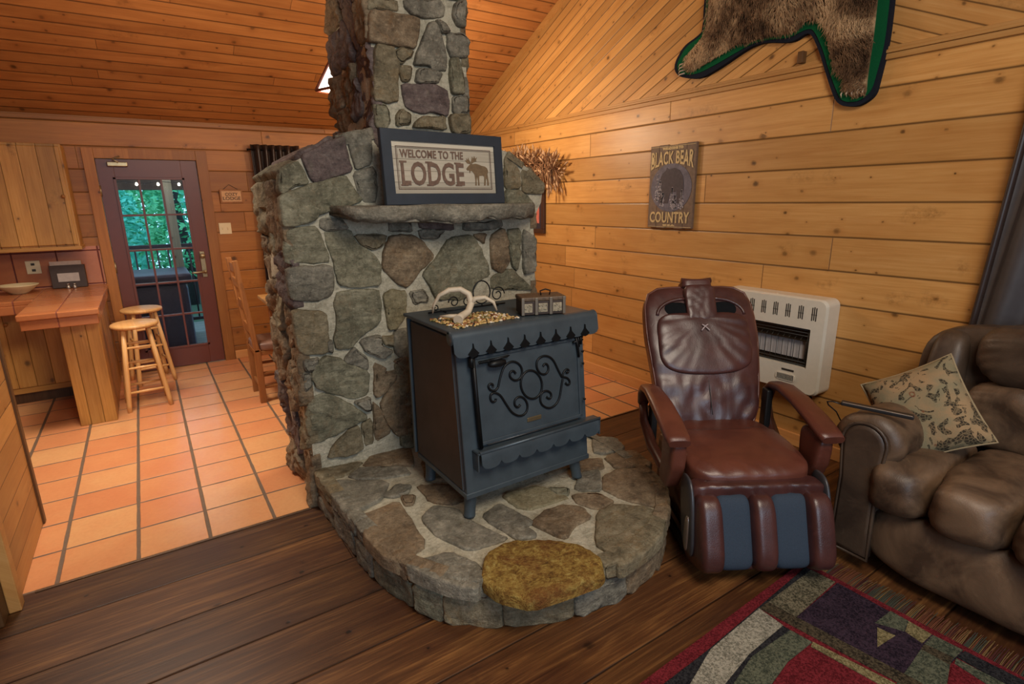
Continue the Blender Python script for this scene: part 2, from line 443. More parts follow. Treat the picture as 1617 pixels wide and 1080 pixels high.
def tiles(name, sx, sy, ox, oy, A=WX, B=WY, grout=0.011, c1=srgb(212, 144, 96), c2=srgb(216, 164, 112), c3=srgb(204, 128, 86), gc=srgb(104, 84, 66), rough=0.26, gw2=None):
    t = NT(name); P = t.tc.outputs['Object']
    u = t.math('DIVIDE', t.math('SUBTRACT', t.vmath('DOT_PRODUCT', P, A), ox-40*sx), sx)
    v = t.math('DIVIDE', t.math('SUBTRACT', t.vmath('DOT_PRODUCT', P, B), oy-40*sy), sy)
    iu, iv = t.math('FLOOR', u), t.math('FLOOR', v); fu, fv = t.math('FRACT', u), t.math('FRACT', v)
    r = t.white(t.comb(iu, iv, 4.2)); n = t.noise(P, 5.0, 4, 0.6); n2 = t.noise(P, 45, 3, 0.6)
    c = t.ramp(t.math('ADD', t.math('MULTIPLY', r, 0.55), t.math('MULTIPLY', n, 0.55)), [(0.15, c3), (0.5, c1), (0.9, c2)])
    c = t.mix(t.math('MULTIPLY', t.maprange(n2, 0.4, 0.75), 0.18), c, tuple(q*0.6 for q in c1))
    wob = t.math('MULTIPLY', t.math('SUBTRACT', t.noise(P, 9, 2), 0.5), 0.006)
    eu = t.math('ADD', t.math('MULTIPLY', t.math('MINIMUM', fu, t.math('SUBTRACT', 1.0, fu)), sx), wob)
    ev = t.math('ADD', t.math('MULTIPLY', t.math('MINIMUM', fv, t.math('SUBTRACT', 1.0, fv)), sy), wob)
    gu = t.maprange(eu, (gw2 or grout)*0.5, (gw2 or grout)*0.5+0.003, 1.0, 0.0)
    gv = t.maprange(ev, grout*0.5, grout*0.5+0.003, 1.0, 0.0)
    g = t.math('MAXIMUM', gu, gv)
    c = t.mix(g, c, t.mix(n2, tuple(q*0.75 for q in gc), tuple(q*1.3 for q in gc)))
    h = t.math('SUBTRACT', t.math('MULTIPLY', n, 0.25), g)
    return t.fin(c, t.math('ADD', rough, t.math('MULTIPLY', g, 0.4)), t.bump(h, 0.5, 0.006))
M_tile = tiles('terracotta_floor_tile', 0.303, 0.303, -0.245, 2.852, gw2=0.014, grout=0.009)
M_ctile = tiles('terracotta_counter_tile', 0.305, 0.305, -0.62, 4.84, c1=srgb(170, 104, 62), c2=srgb(184, 120, 74), c3=srgb(156, 92, 54), gc=srgb(120, 62, 44), grout=0.006)
M_btile = tiles('terracotta_backsplash_tile', 0.305, 0.305, -0.37, 0.92, A=WX, B=WZ, c1=srgb(178, 108, 68), c2=srgb(188, 118, 76), c3=srgb(166, 98, 60), gc=srgb(96, 36, 30), grout=0.008)

def stone_mat(name, a, b, c, streak=None, rough=0.82):
    t = NT(name); P = t.tc.outputs['Object']
    n1 = t.noise(P, 4.5, 5, 0.7, 0.6); n2 = t.noise(P, 22, 6, 0.78, .4); n3 = t.noise(P, 85, 4, 0.7)
    st = t.noise(t.vmath('MULTIPLY', P, (9.0, 9.0, 40.0)), 1.0, 3, 0.6, 1.0)
    k = t.math('ADD', t.math('MULTIPLY', n1, 0.40), t.math('ADD', t.math('MULTIPLY', n2, 0.42), t.math('MULTIPLY', st, 0.2)))
    col = t.ramp(k, [(0.38, a), (0.51, b), (0.64, c)])
    if streak: col = t.mix(t.math('MULTIPLY', t.maprange(t.noise(P, 6.5, 5, 0.7, 1.5), 0.52, 0.68), 0.55), col, streak)
    col = t.mix(t.math('MULTIPLY', t.maprange(n3, 0.5, 0.72), 0.5), col, tuple(q*0.5 for q in a))
    col = t.mix(t.math('MULTIPLY', t.maprange(t.noise(P, 55, 3, .7), 0.58, 0.72), 0.4), col, tuple(min(1, q*1.35) for q in c))
    h = t.math('ADD', t.math('MULTIPLY', n2, 0.7), t.math('ADD', t.math('MULTIPLY', n3, 0.25), t.math('MULTIPLY', st, 0.3)))
    return t.fin(col, rough, t.bump(h, 1.0, 0.016), 0.0, 0.3)
STN = [stone_mat('greenish_fieldstone', srgb(76, 74, 60), srgb(122, 119, 98), srgb(164, 160, 136), srgb(138, 124, 98)),
       stone_mat('grey_fieldstone', srgb(82, 79, 70), srgb(126, 122, 108), srgb(168, 162, 144), srgb(110, 104, 86)),
       stone_mat('brown_fieldstone', srgb(76, 64, 50), srgb(128, 111, 88), srgb(164, 146, 118), srgb(138, 108, 74)),
       stone_mat('purple_fieldstone', srgb(70, 60, 58), srgb(108, 94, 90), srgb(136, 124, 116), srgb(100, 94, 82)),
       stone_mat('tan_fieldstone', srgb(96, 88, 66), srgb(138, 130, 102), srgb(164, 156, 128), srgb(120, 104, 74)),
       stone_mat('olive_fieldstone', srgb(82, 75, 58), srgb(128, 118, 94), srgb(162, 152, 126), srgb(138, 114, 78)),
       stone_mat('golden_lichen_stone', srgb(70, 52, 24), srgb(126, 100, 48), srgb(168, 144, 80), srgb(112, 66, 36))]
def golden():
    t = NT('golden_lichen_stone'); P = t.tc.outputs['Object']
    n = t.noise(P, 16, 6, .75, 1.2); n2 = t.noise(P, 60, 4, .75); n3 = t.noise(P, 5, 3, .6)
    c = t.ramp(t.math('ADD', t.math('MULTIPLY', n, .6), t.math('MULTIPLY', n2, .4)), [(.34, srgb(76, 54, 28)), (.46, srgb(140, 104, 48)), (.55, srgb(176, 146, 74)), (.66, srgb(200, 178, 110))])
    c = t.mix(t.math('MULTIPLY', t.maprange(n3, .5, .65), .6), c, srgb(120, 66, 36))
    return t.fin(c, .85, t.bump(t.math('ADD', n, n2), 1.0, .02), 0, .25)
STN[6] = golden()
M_mortar = stone_mat('lime_mortar', srgb(148, 142, 122), srgb(186, 180, 158), srgb(208, 202, 180))
MI_MORTAR = 7
STONES = STN+[M_mortar]

def leather(name, a, b, rough=0.34, scale=240, coat=0.15, bmp=0.25):
    t = NT(name); P = t.tc.outputs['Object']
    n = t.noise(P, 5, 4, 0.6, 0.6); v = t.vor(P, scale); n2 = t.noise(P, 14, 4, 0.65, 1.5)
    col = t.mix(t.maprange(n, 0.35, 0.68), a, b)
    col = t.mix(t.math('MULTIPLY', t.maprange(n2, 0.6, 0.75), 0.25), col, tuple(min(1, q*1.5) for q in b))
    h = t.math('ADD', t.math('MULTIPLY', v, 0.22), t.math('MULTIPLY', n2, 0.55))
    return t.fin(col, t.math('ADD', rough, t.math('MULTIPLY', n2, 0.2)), t.bump(h, bmp, 0.006), 0, 0.5, Coat_Weight=coat, Coat_Roughness=0.3)
M_burg = leather('burgundy_leather', srgb(62, 35, 33), srgb(82, 48, 44), 0.27, coat=0.25)
M_burg2 = leather('russet_armrest_leather', srgb(84, 44, 34), srgb(104, 58, 44), 0.30, coat=0.2)
M_brown = leather('distressed_brown_leather', srgb(64, 48, 36), srgb(118, 94, 72), 0.40, coat=0.05)
M_brown_d = leather('dark_brown_leather', srgb(58, 45, 36), srgb(84, 68, 54), 0.38, coat=0.05)
M_seat = leather('tan_leather_seat', srgb(110, 80, 66), srgb(150, 116, 98), 0.35)
M_black = plain('black_plastic', (0.012, 0.012, 0.013), 0.45)
M_vhole = plain('black_mesh_vent', (.008, .009, .010), .95, spec=.1)
M_bluefab = plain('navy_mesh_fabric', srgb(44, 58, 74), 0.85, scale=400, bump=0.3, nz=0.25)
M_iron = plain('blue_black_iron', srgb(74, 86, 94), 0.40, 0.35, 0.5, 0.16, 9, 0.12)
M_iron_side = plain('dark_iron_side', srgb(58, 50, 48), 0.5, 0.3, 0.5, 0.2, 7, 0.1)
M_iron_d = plain('black_wrought_iron', srgb(22, 24, 26), 0.45, 0.5)
M_brass = plain('aged_brass', srgb(160, 144, 112), 0.35, 0.8)
M_steel = plain('brushed_steel', srgb(160, 150, 140), 0.35, 0.85)
M_white = plain('cream_enamel', srgb(214, 208, 192), 0.35, nz=0.03)
M_ivory = plain('ivory_plastic', srgb(222, 206, 168), 0.4, nz=0.03)
M_vent = plain('vent_shadow_metal', srgb(52, 48, 42), 0.6)
M_ceram = plain('ceramic_burner_plaque', srgb(176, 172, 170), 0.8, nz=0.08)
M_reflect = plain('heater_reflector', srgb(90, 76, 62), 0.25, 0.8)
M_door = plain('maroon_door_paint', srgb(100, 48, 30), 0.38, nz=0.05, scale=8)
M_frame = plain('slate_blue_frame_paint', srgb(44, 54, 64), 0.5, nz=0.12, scale=12)
M_cream = plain('cream_bowl_glaze', srgb(214, 194, 152), 0.3, nz=0.04)
M_bulb = NT('lit_bulb'); M_bulb.b.inputs['Emission Color'].default_value = (1, 0.86, 0.66, 1); M_bulb.b.inputs['Emission Strength'].default_value = 14.0; M_bulb = M_bulb.m
M_shade = plain('russet_lamp_shade', srgb(96, 44, 30), 0.5, 0.2)
M_antler = plain('antler_bone', srgb(196, 182, 158), 0.5, nz=0.12, scale=25, bump=0.3)
M_twig = plain('dried_grass', srgb(134, 96, 66), 0.85, nz=0.35, scale=18)
M_twig2 = plain('pale_dried_seed_heads', srgb(176, 142, 108), 0.85, nz=0.3, scale=18)
M_mat = plain('redwood_mat', srgb(150, 92, 70), 0.7)
def glass_mat():
    t = NT('door_glass')
    t.b.inputs['Base Color'].default_value = (0.9, 0.97, 1, 1); t.b.inputs['Roughness'].default_value = 0.02
    t.b.inputs['Transmission Weight'].default_value = 1.0; t.b.inputs['IOR'].default_value = 1.02; t.b.inputs['Specular IOR Level'].default_value = 0.5
    return t.m
M_glass = glass_mat()
def panelwood(name, a, b, c):
    return boards(name, WX, WZ, 0.055, [a, b, c, a], groove=0.0014, joints=False, knots=0.15, rough=0.7)
M_signpale = panelwood('whitewashed_sign_boards', srgb(172, 164, 144), srgb(200, 192, 172), srgb(216, 210, 192))
M_letter = plain('weathered_brown_paint', srgb(96, 78, 66), 0.8, nz=0.25, scale=60)
M_taupe = plain('taupe_sign_letters', srgb(112, 90, 76), 0.8, nz=0.25, scale=60)
M_moose = plain('moose_brown_paint', srgb(118, 98, 72), 0.8, nz=0.2, scale=60)
M_bearsign = plain('worn_brown_sign', srgb(112, 92, 76), 0.7, nz=0.2, scale=40)
M_bearoval = plain('dusky_blue_sign_paint', srgb(98, 94, 106), 0.7, nz=0.3, scale=30)
M_beardark = plain('dark_bear_paint', srgb(66, 58, 64), 0.7, nz=0.25, scale=40)
M_straw = plain('straw_sign_letters', srgb(196, 172, 124), 0.7, nz=0.2, scale=60)
M_snow = plain('pale_mottled_paint', srgb(158, 152, 158), 0.7, nz=0.25, scale=70)
def felt(name, col): return plain(name, col, 0.95, 0, 0.1, 0.15, 300, 0.3)
M_green = felt('green_felt', srgb(16, 84, 50)); M_navy = felt('navy_felt', srgb(30, 34, 44))
def fur_mat(name, a, b, c):
    t = NT(name); P = t.tc.outputs['Object']
    n = t.noise(P, 3.6, 3, 0.6, 0.8); n2 = t.noise(P, 40, 2, 0.6)
    col = t.ramp(t.math('ADD', t.math('MULTIPLY', n, 0.8), t.math('MULTIPLY', n2, 0.2)), [(0.36, a), (0.47, b), (0.60, c)])
    return t.fin(col, 0.6, None, 0, 0.3)
M_fur = fur_mat('bear_fur', srgb(62, 44, 32), srgb(124, 96, 70), srgb(196, 166, 128))
M_claw = plain('pale_claws', srgb(190, 172, 150), 0.4)
def rug_mat(name, a, b):
    t = NT(name); P = t.tc.outputs['Object']
    n = t.noise(P, 120, 3, 0.8); n1 = t.noise(P, 14, 3, 0.6)
    col = t.mix(t.maprange(t.math('ADD', t.math('MULTIPLY', n, .8), t.math('MULTIPLY', n1, .2)), 0.42, 0.58), tuple(q*.8 for q in a), tuple(min(1, q*1.2) for q in b))
    return t.fin(col, 0.95, t.bump(n, 0.9, 0.006), 0, 0.1)
RUGM = dict(red=rug_mat('rug_red_pile', srgb(87, 25, 31), srgb(114, 38, 45)), tan=rug_mat('rug_tan_pile', srgb(62, 60, 47), srgb(117, 110, 90)),
            purple=rug_mat('rug_aubergine_pile', srgb(31, 25, 35), srgb(58, 45, 57)), green=rug_mat('rug_sage_pile', srgb(58, 65, 55), srgb(94, 97, 80)),
            straw=rug_mat('rug_straw_pile', srgb(94, 85, 57), srgb(134, 124, 90)), olive=rug_mat('rug_olive_pile', srgb(40, 36, 30), srgb(82, 73, 57)),
            ink=rug_mat('rug_black_pile', srgb(25, 25, 30), srgb(48, 48, 50)), cream=rug_mat('rug_cream_pile', srgb(114, 112, 99), srgb(156, 152, 137)))
# outlines of the stones (0 greenish .. 6 golden), hide, rug patches and stove scrolls, in metres
SUR=[[0,[[0.576,1.757],[0.658,1.808],[0.678,1.778],[0.703,1.713],[0.63,1.696],[0.575,1.662],[0.562,1.682]]],[3,[[0.684,1.841],[0.745,1.868],[0.859,1.921],[0.904,1.939],[0.908,1.866],[0.925,1.775],[0.834,1.744],[0.738,1.713],[0.719,1.731]]],[1,[[0.913,1.944],[1.012,1.965],[1.028,1.937],[1.023,1.81],[0.943,1.783],[0.934,1.833]]],[0,[[0.566,1.65],[0.67,1.694],[0.887,1.753],[0.925,1.681],[0.957,1.63],[0.837,1.588],[0.732,1.565],[0.721,1.54],[0.61,1.511],[0.551,1.517],[0.549,1.594]]],[1,[[0.924,1.766],[1.045,1.794],[1.038,1.62],[0.984,1.621],[0.958,1.638]]],[0,[[0.584,1.495],[0.709,1.507],[0.724,1.489],[0.769,1.335],[0.691,1.328],[0.551,1.338],[0.551,1.413]]],[1,[[0.746,1.54],[0.846,1.538],[0.873,1.492],[0.767,1.488],[0.744,1.506]]],[0,[[0.762,1.479],[0.89,1.483],[0.904,1.429],[0.982,1.361],[1.035,1.302],[1.027,1.19],[0.91,1.183],[0.802,1.207],[0.794,1.311],[0.781,1.365],[0.761,1.428]]],[5,[[0.906,1.456],[1.085,1.448],[1.067,1.402],[1.002,1.369],[0.947,1.4]]],[1,[[0.552,1.312],[0.776,1.312],[0.785,1.222],[0.77,1.16],[0.68,1.134],[0.535,1.159],[0.535,1.237]]],[0,[[0.793,1.175],[1.013,1.163],[1.019,1.111],[1.011,0.978],[0.9,0.92],[0.834,0.868],[0.76,0.875],[0.751,0.933],[0.784,1.028],[0.77,1.109]]],[5,[[0.571,1.109],[0.726,1.07],[0.73,0.966],[0.715,0.862],[0.576,0.881],[0.564,0.98]]],[1,[[0.594,0.838],[0.665,0.84],[0.631,0.781],[0.592,0.788]]],[1,[[0.579,0.775],[0.611,0.774],[0.617,0.691],[0.582,0.678]]],[0,[[0.634,0.8],[0.694,0.845],[0.77,0.817],[0.807,0.785],[0.925,0.715],[0.909,0.588],[0.829,0.577],[0.694,0.644],[0.645,0.686],[0.625,0.741]]],[1,[[0.793,0.803],[0.855,0.87],[0.882,0.829],[0.92,0.791],[0.915,0.728],[0.835,0.764]]],[1,[[0.883,0.897],[1.005,0.921],[1.01,0.851],[1.062,0.815],[1.015,0.774],[0.913,0.829]]],[0,[[0.597,0.634],[0.684,0.641],[0.787,0.565],[0.899,0.462],[0.774,0.42],[0.609,0.376],[0.583,0.404]]],[1,[[0.828,0.561],[0.913,0.57],[0.918,0.497],[0.886,0.499]]],[5,[[0.694,0.331],[0.794,0.415],[0.837,0.416],[0.852,0.287],[0.803,0.267],[0.658,0.274]]],[5,[[0.858,0.422],[0.914,0.442],[0.918,0.292],[0.869,0.288]]],[4,[[1.042,1.129],[1.087,1.156],[1.173,1.137],[1.158,1.001],[1.093,0.935],[1.055,0.94],[1.046,1.036]]],[5,[[1.014,0.903],[1.068,0.895],[1.159,0.925],[1.158,0.827],[1.063,0.831],[1.021,0.854]]],[1,[[1.189,1.13],[1.286,1.136],[1.306,1.069],[1.213,1.058]]],[2,[[0.955,0.763],[1.022,0.719],[1.009,0.688],[1.121,0.701],[1.013,0.588],[0.944,0.558]]],[2,[[0.975,0.529],[1.12,0.678],[1.151,0.536],[1.135,0.293],[1.048,0.304],[0.99,0.435]]],[2,[[0.932,0.538],[0.967,0.497],[1.028,0.333],[0.935,0.299],[0.925,0.382]]],[1,[[0.712,0.928],[0.745,0.923],[0.739,0.853],[0.716,0.867]]],[2,[[1.069,0.754],[1.167,0.782],[1.155,0.604],[1.11,0.703]]],[2,[[1.097,1.447],[1.238,1.441],[1.278,1.41],[1.353,1.314],[1.279,1.255],[1.178,1.156],[1.118,1.182],[1.04,1.274],[1.061,1.366]]],[0,[[1.452,1.421],[1.589,1.425],[1.635,1.372],[1.71,1.243],[1.714,1.179],[1.627,1.144],[1.602,1.104],[1.528,1.049],[1.356,1.068],[1.316,1.153],[1.277,1.226],[1.346,1.29]]],[1,[[1.265,1.468],[1.431,1.461],[1.385,1.419],[1.278,1.42]]],[1,[[1.102,1.52],[1.222,1.516],[1.228,1.46],[1.098,1.465]]],[3,[[1.263,1.515],[1.478,1.503],[1.487,1.459],[1.271,1.477]]],[2,[[1.727,1.419],[1.808,1.457],[1.845,1.382],[1.849,1.243],[1.796,1.183],[1.728,1.231]]],[0,[[1.84,1.445],[1.937,1.452],[1.941,1.291],[1.907,1.195],[1.875,1.23]]],[1,[[1.963,1.44],[2.043,1.394],[2.056,1.183],[1.96,1.174]]],[0,[[1.726,1.167],[1.855,1.21],[1.973,1.123],[2.028,1.062],[1.725,1.092]]],[2,[[1.613,1.424],[1.697,1.43],[1.683,1.369]]],[5,[[1.835,1.869],[1.915,1.821],[1.94,1.782],[1.939,1.691],[1.838,1.686]]],[5,[[1.96,1.792],[2.044,1.783],[2.125,1.712],[2.118,1.659],[1.965,1.66]]],[0,[[1.838,1.68],[1.939,1.67],[2.044,1.607],[2.03,1.523],[1.937,1.504],[1.836,1.569]]],[1,[[1.546,1.496],[1.711,1.496],[1.797,1.508],[1.809,1.467],[1.685,1.446],[1.544,1.457]]]]
COL=[[2,[[1.041,2.49],[1.081,2.51],[1.166,2.523],[1.33,2.522],[1.319,2.456],[1.3,2.377],[1.224,2.382],[1.155,2.373],[1.076,2.377],[1.051,2.38],[1.043,2.44]]],[5,[[1.068,2.555],[1.217,2.579],[1.218,2.539],[1.167,2.532],[1.108,2.533],[1.069,2.522]]],[1,[[1.258,2.586],[1.451,2.617],[1.478,2.586],[1.466,2.548],[1.352,2.528],[1.289,2.533],[1.256,2.557]]],[5,[[1.083,2.372],[1.175,2.367],[1.179,2.333],[1.204,2.288],[1.192,2.125],[1.136,2.108],[1.062,2.114]]],[5,[[1.184,2.345],[1.223,2.376],[1.289,2.36],[1.276,2.332],[1.218,2.299],[1.188,2.316]]],[1,[[1.386,2.507],[1.416,2.517],[1.471,2.422],[1.479,2.294],[1.389,2.284],[1.375,2.307],[1.288,2.298],[1.313,2.36],[1.354,2.437]]],[1,[[1.309,2.282],[1.389,2.284],[1.448,2.272],[1.423,2.225],[1.29,2.216]]],[3,[[1.218,2.2],[1.4,2.214],[1.475,2.199],[1.491,2.136],[1.461,2.063],[1.378,2.083],[1.303,2.071],[1.232,2.091],[1.218,2.145]]],[0,[[1.048,2.101],[1.122,2.107],[1.144,2.072],[1.136,2.011],[1.099,1.978],[1.046,1.993]]],[5,[[1.173,2.044],[1.203,2.08],[1.255,2.062],[1.252,2.012],[1.177,2.001]]],[5,[[1.278,2.019],[1.332,2.054],[1.453,2.062],[1.458,1.997],[1.269,1.997]]],[1,[[1.488,2.473],[1.58,2.486],[1.622,2.455],[1.607,2.371],[1.505,2.359],[1.492,2.394]]],[0,[[1.501,2.352],[1.552,2.358],[1.576,2.188],[1.505,2.182],[1.493,2.257]]],[1,[[1.505,2.169],[1.608,2.178],[1.609,2.083],[1.509,2.086]]],[5,[[1.477,2.07],[1.605,2.079],[1.609,1.986],[1.496,1.98]]],[1,[[1.54,2.62],[1.602,2.642],[1.597,2.519],[1.551,2.519],[1.522,2.557]]],[1,[[1.424,2.524],[1.479,2.514],[1.496,2.474],[1.447,2.468]]],[5,[[1.213,2.277],[1.273,2.284],[1.262,2.216],[1.216,2.212]]]]
HEA=[[1,[[0.633,2.688],[0.883,2.513],[0.78,2.357],[0.63,2.309],[0.596,2.433],[0.599,2.594]]],[1,[[0.722,2.687],[0.804,2.743],[1.001,2.622],[1.005,2.521],[0.877,2.547],[0.751,2.621]]],[1,[[0.797,2.386],[0.904,2.453],[0.954,2.403],[0.906,2.337],[0.836,2.345]]],[2,[[0.866,2.324],[0.926,2.296],[0.89,2.228],[0.853,2.241]]],[2,[[0.628,2.268],[0.838,2.29],[0.833,2.192],[0.805,1.901],[0.666,1.845],[0.623,1.94],[0.611,2.107]]],[1,[[0.88,2.111],[0.969,2.147],[1.042,2.071],[1.039,1.953],[1.08,1.835],[1.115,1.737],[0.933,1.763],[0.877,1.912],[0.864,2.052]]],[1,[[1.117,1.958],[1.234,2.001],[1.253,1.888],[1.269,1.771],[1.223,1.769],[1.224,1.682],[1.143,1.707],[1.131,1.8],[1.109,1.882]]],[2,[[1.265,1.774],[1.357,1.827],[1.467,1.825],[1.545,1.746],[1.513,1.659],[1.409,1.651],[1.318,1.597],[1.282,1.674]]],[2,[[1.569,1.86],[1.69,1.79],[1.697,1.691],[1.586,1.692],[1.538,1.789]]],[1,[[1.622,1.907],[1.757,2.009],[1.847,1.962],[1.718,1.812],[1.636,1.869]]],[2,[[1.827,1.913],[1.928,1.921],[2.082,1.813],[2.022,1.656],[1.864,1.498],[1.787,1.602],[1.743,1.698],[1.73,1.817]]],[5,[[1.572,1.677],[1.687,1.672],[1.793,1.548],[1.767,1.448],[1.675,1.38],[1.527,1.343],[1.378,1.327],[1.397,1.414],[1.393,1.494]]],[6,[[0.965,1.675],[1.092,1.702],[1.229,1.638],[1.283,1.531],[1.324,1.39],[1.275,1.334],[1.114,1.353],[0.984,1.396],[0.882,1.544]]],[1,[[0.677,1.823],[0.865,1.801],[0.934,1.66],[0.85,1.534],[0.772,1.62],[0.709,1.737]]],[2,[[1.84,2.136],[1.957,2.071],[1.886,1.967],[1.755,2.026]]],[2,[[1.977,2.074],[2.178,2.044],[2.123,1.834],[1.938,1.931]]],[1,[[2.111,2.312],[2.215,2.217],[2.156,2.079],[1.992,2.1],[1.969,2.154]]],[4,[[1.284,2.059],[1.491,2.027],[1.545,1.85],[1.453,1.861],[1.324,1.875],[1.281,1.93]]],[5,[[0.613,2.854],[0.839,2.805],[0.701,2.702],[0.622,2.726]]],[2,[[0.935,2.883],[1.129,2.823],[1.054,2.585],[1.006,2.635],[0.82,2.749]]],[2,[[0.979,2.386],[1.137,2.275],[1.13,2.139],[1.052,2.115],[0.969,2.199]]],[0,[[1.509,1.972],[1.596,1.911],[1.548,1.862],[1.503,1.907]]],[2,[[1.121,2.641],[1.33,2.642],[1.332,2.423],[1.2,2.291],[1.039,2.403]]],[1,[[1.427,2.536],[1.676,2.516],[1.641,2.276],[1.448,2.178],[1.293,2.256]]],[2,[[1.734,2.357],[1.919,2.304],[1.769,2.082],[1.57,2.093]]]]
BEAR_FELT=[[2.719,3.005],[2.739,2.915],[2.736,2.721],[2.771,2.702],[2.889,2.666],[2.96,2.577],[2.964,2.519],[2.911,2.463],[2.731,2.42],[2.564,2.468],[2.436,2.518],[2.339,2.549],[2.242,2.548],[2.079,2.508],[1.988,2.544],[1.953,2.517],[1.9,2.418],[1.85,2.298],[1.781,2.147],[1.732,2.108],[1.646,2.096],[1.572,2.139],[1.562,2.22],[1.543,2.387],[1.548,2.595],[1.555,2.669]]
BEAR_GREEN=[[2.701,2.998],[2.716,2.908],[2.721,2.722],[2.754,2.689],[2.864,2.654],[2.932,2.57],[2.931,2.518],[2.888,2.475],[2.749,2.456],[2.587,2.493],[2.444,2.534],[2.333,2.562],[2.237,2.56],[2.088,2.537],[1.995,2.563],[1.947,2.551],[1.875,2.421],[1.832,2.312],[1.752,2.151],[1.711,2.127],[1.645,2.122],[1.588,2.163],[1.572,2.265],[1.556,2.389],[1.561,2.596],[1.567,2.671]]
BEAR_FUR=[[2.682,2.99],[2.687,2.898],[2.693,2.73],[2.731,2.671],[2.829,2.606],[2.855,2.554],[2.836,2.505],[2.773,2.482],[2.652,2.515],[2.531,2.55],[2.43,2.586],[2.377,2.565],[2.28,2.579],[2.118,2.561],[2.042,2.563],[2.009,2.597],[1.964,2.606],[1.911,2.584],[1.868,2.518],[1.841,2.422],[1.797,2.314],[1.738,2.258],[1.733,2.184],[1.671,2.143],[1.608,2.147],[1.614,2.219],[1.614,2.289],[1.612,2.425],[1.617,2.61],[1.623,2.685]]
RUG=[["tan",[[2.254,1.025],[2.258,0.922],[1.924,0.903],[1.913,1.014]]],["purple",[[2.261,0.914],[2.252,0.469],[1.925,0.486],[1.924,0.903]]],["green",[[2.264,0.71],[2.261,0.646],[2.187,0.632],[2.143,0.715]]],["straw",[[2.126,0.699],[2.138,0.641],[2.022,0.653]]],["straw",[[2.261,0.646],[2.256,0.567],[2.176,0.569],[2.19,0.63]]],["green",[[2.256,0.563],[2.263,0.472],[2.185,0.476],[2.18,0.563]]],["olive",[[2.18,0.563],[2.195,0.479],[2.144,0.472],[2.142,0.56]]],["green",[[2.142,0.56],[2.144,0.472],[1.941,0.42],[1.907,0.543],[2.038,0.551]]],["olive",[[1.909,1.017],[2.004,0.305],[1.942,0.347],[1.849,1.011]]],["ink",[[2.253,1.046],[2.251,1.023],[1.852,1.012],[1.51,0.991],[1.311,0.927],[0.919,0.86],[0.832,0.919],[1.253,0.987],[1.486,0.994]]],["cream",[[1.846,1.013],[1.839,0.908],[1.607,0.898],[1.417,0.867],[1.041,0.778],[0.919,0.86],[1.308,0.93],[1.51,0.991]]],["ink",[[1.837,0.906],[1.839,0.878],[1.604,0.886],[1.44,0.851],[1.07,0.758],[1.041,0.778],[1.417,0.867],[1.607,0.898]]],["green",[[1.839,0.878],[1.849,0.8],[1.691,0.801],[1.54,0.777],[1.156,0.699],[1.07,0.758],[1.44,0.851],[1.604,0.886]]],["straw",[[1.852,0.8],[1.942,0.347],[1.88,0.39],[1.826,0.792]]],["red",[[1.822,0.79],[1.875,0.388],[1.644,0.368],[1.162,0.695],[1.536,0.774],[1.686,0.798]]],["ink",[[2.261,0.467],[2.286,0.143],[2.207,0.128],[2.206,0.472]]],["green",[[2.196,0.472],[2.218,0.13],[2.126,0.154],[2.167,0.466]]],["red",[[2.138,0.464],[2.146,0.169],[1.815,0.251],[1.921,0.423]]]]
ORN=[[[1.209,0.819],[1.226,0.869],[1.249,0.911],[1.294,0.925],[1.334,0.901],[1.345,0.866],[1.33,0.834],[1.299,0.83],[1.273,0.853],[1.277,0.877],[1.298,0.878],[1.306,0.864]],[[1.192,0.798],[1.219,0.782],[1.246,0.731],[1.274,0.685],[1.314,0.66],[1.349,0.667],[1.363,0.7],[1.35,0.736],[1.321,0.756],[1.292,0.746],[1.289,0.719],[1.306,0.703],[1.32,0.715]],[[1.209,0.819],[1.192,0.805],[1.168,0.813],[1.158,0.834],[1.171,0.844],[1.185,0.836],[1.182,0.825]],[[1.192,0.798],[1.17,0.798],[1.164,0.777],[1.174,0.757],[1.191,0.759],[1.194,0.77]],[[1.568,0.798],[1.546,0.839],[1.526,0.884],[1.501,0.909],[1.464,0.92],[1.428,0.906],[1.422,0.872],[1.44,0.838],[1.471,0.827],[1.492,0.844],[1.489,0.873],[1.47,0.881],[1.461,0.87]],[[1.572,0.787],[1.559,0.741],[1.547,0.696],[1.522,0.669],[1.484,0.659],[1.446,0.681],[1.431,0.711],[1.44,0.745],[1.471,0.752],[1.499,0.735],[1.499,0.712],[1.484,0.706],[1.471,0.72]],[[1.568,0.798],[1.598,0.79],[1.614,0.773],[1.615,0.754],[1.598,0.752],[1.588,0.765]],[[1.572,0.803],[1.581,0.822],[1.6,0.832],[1.613,0.824],[1.607,0.812],[1.594,0.814]],[[1.449,0.784],[1.447,0.767],[1.441,0.751],[1.431,0.739],[1.419,0.731],[1.404,0.727],[1.389,0.728],[1.373,0.734],[1.359,0.744],[1.347,0.757],[1.338,0.773],[1.332,0.79],[1.33,0.808],[1.332,0.825],[1.338,0.84],[1.348,0.852],[1.36,0.86],[1.374,0.864],[1.389,0.863],[1.405,0.858],[1.419,0.849],[1.431,0.835],[1.441,0.82],[1.447,0.802],[1.449,0.784]]]
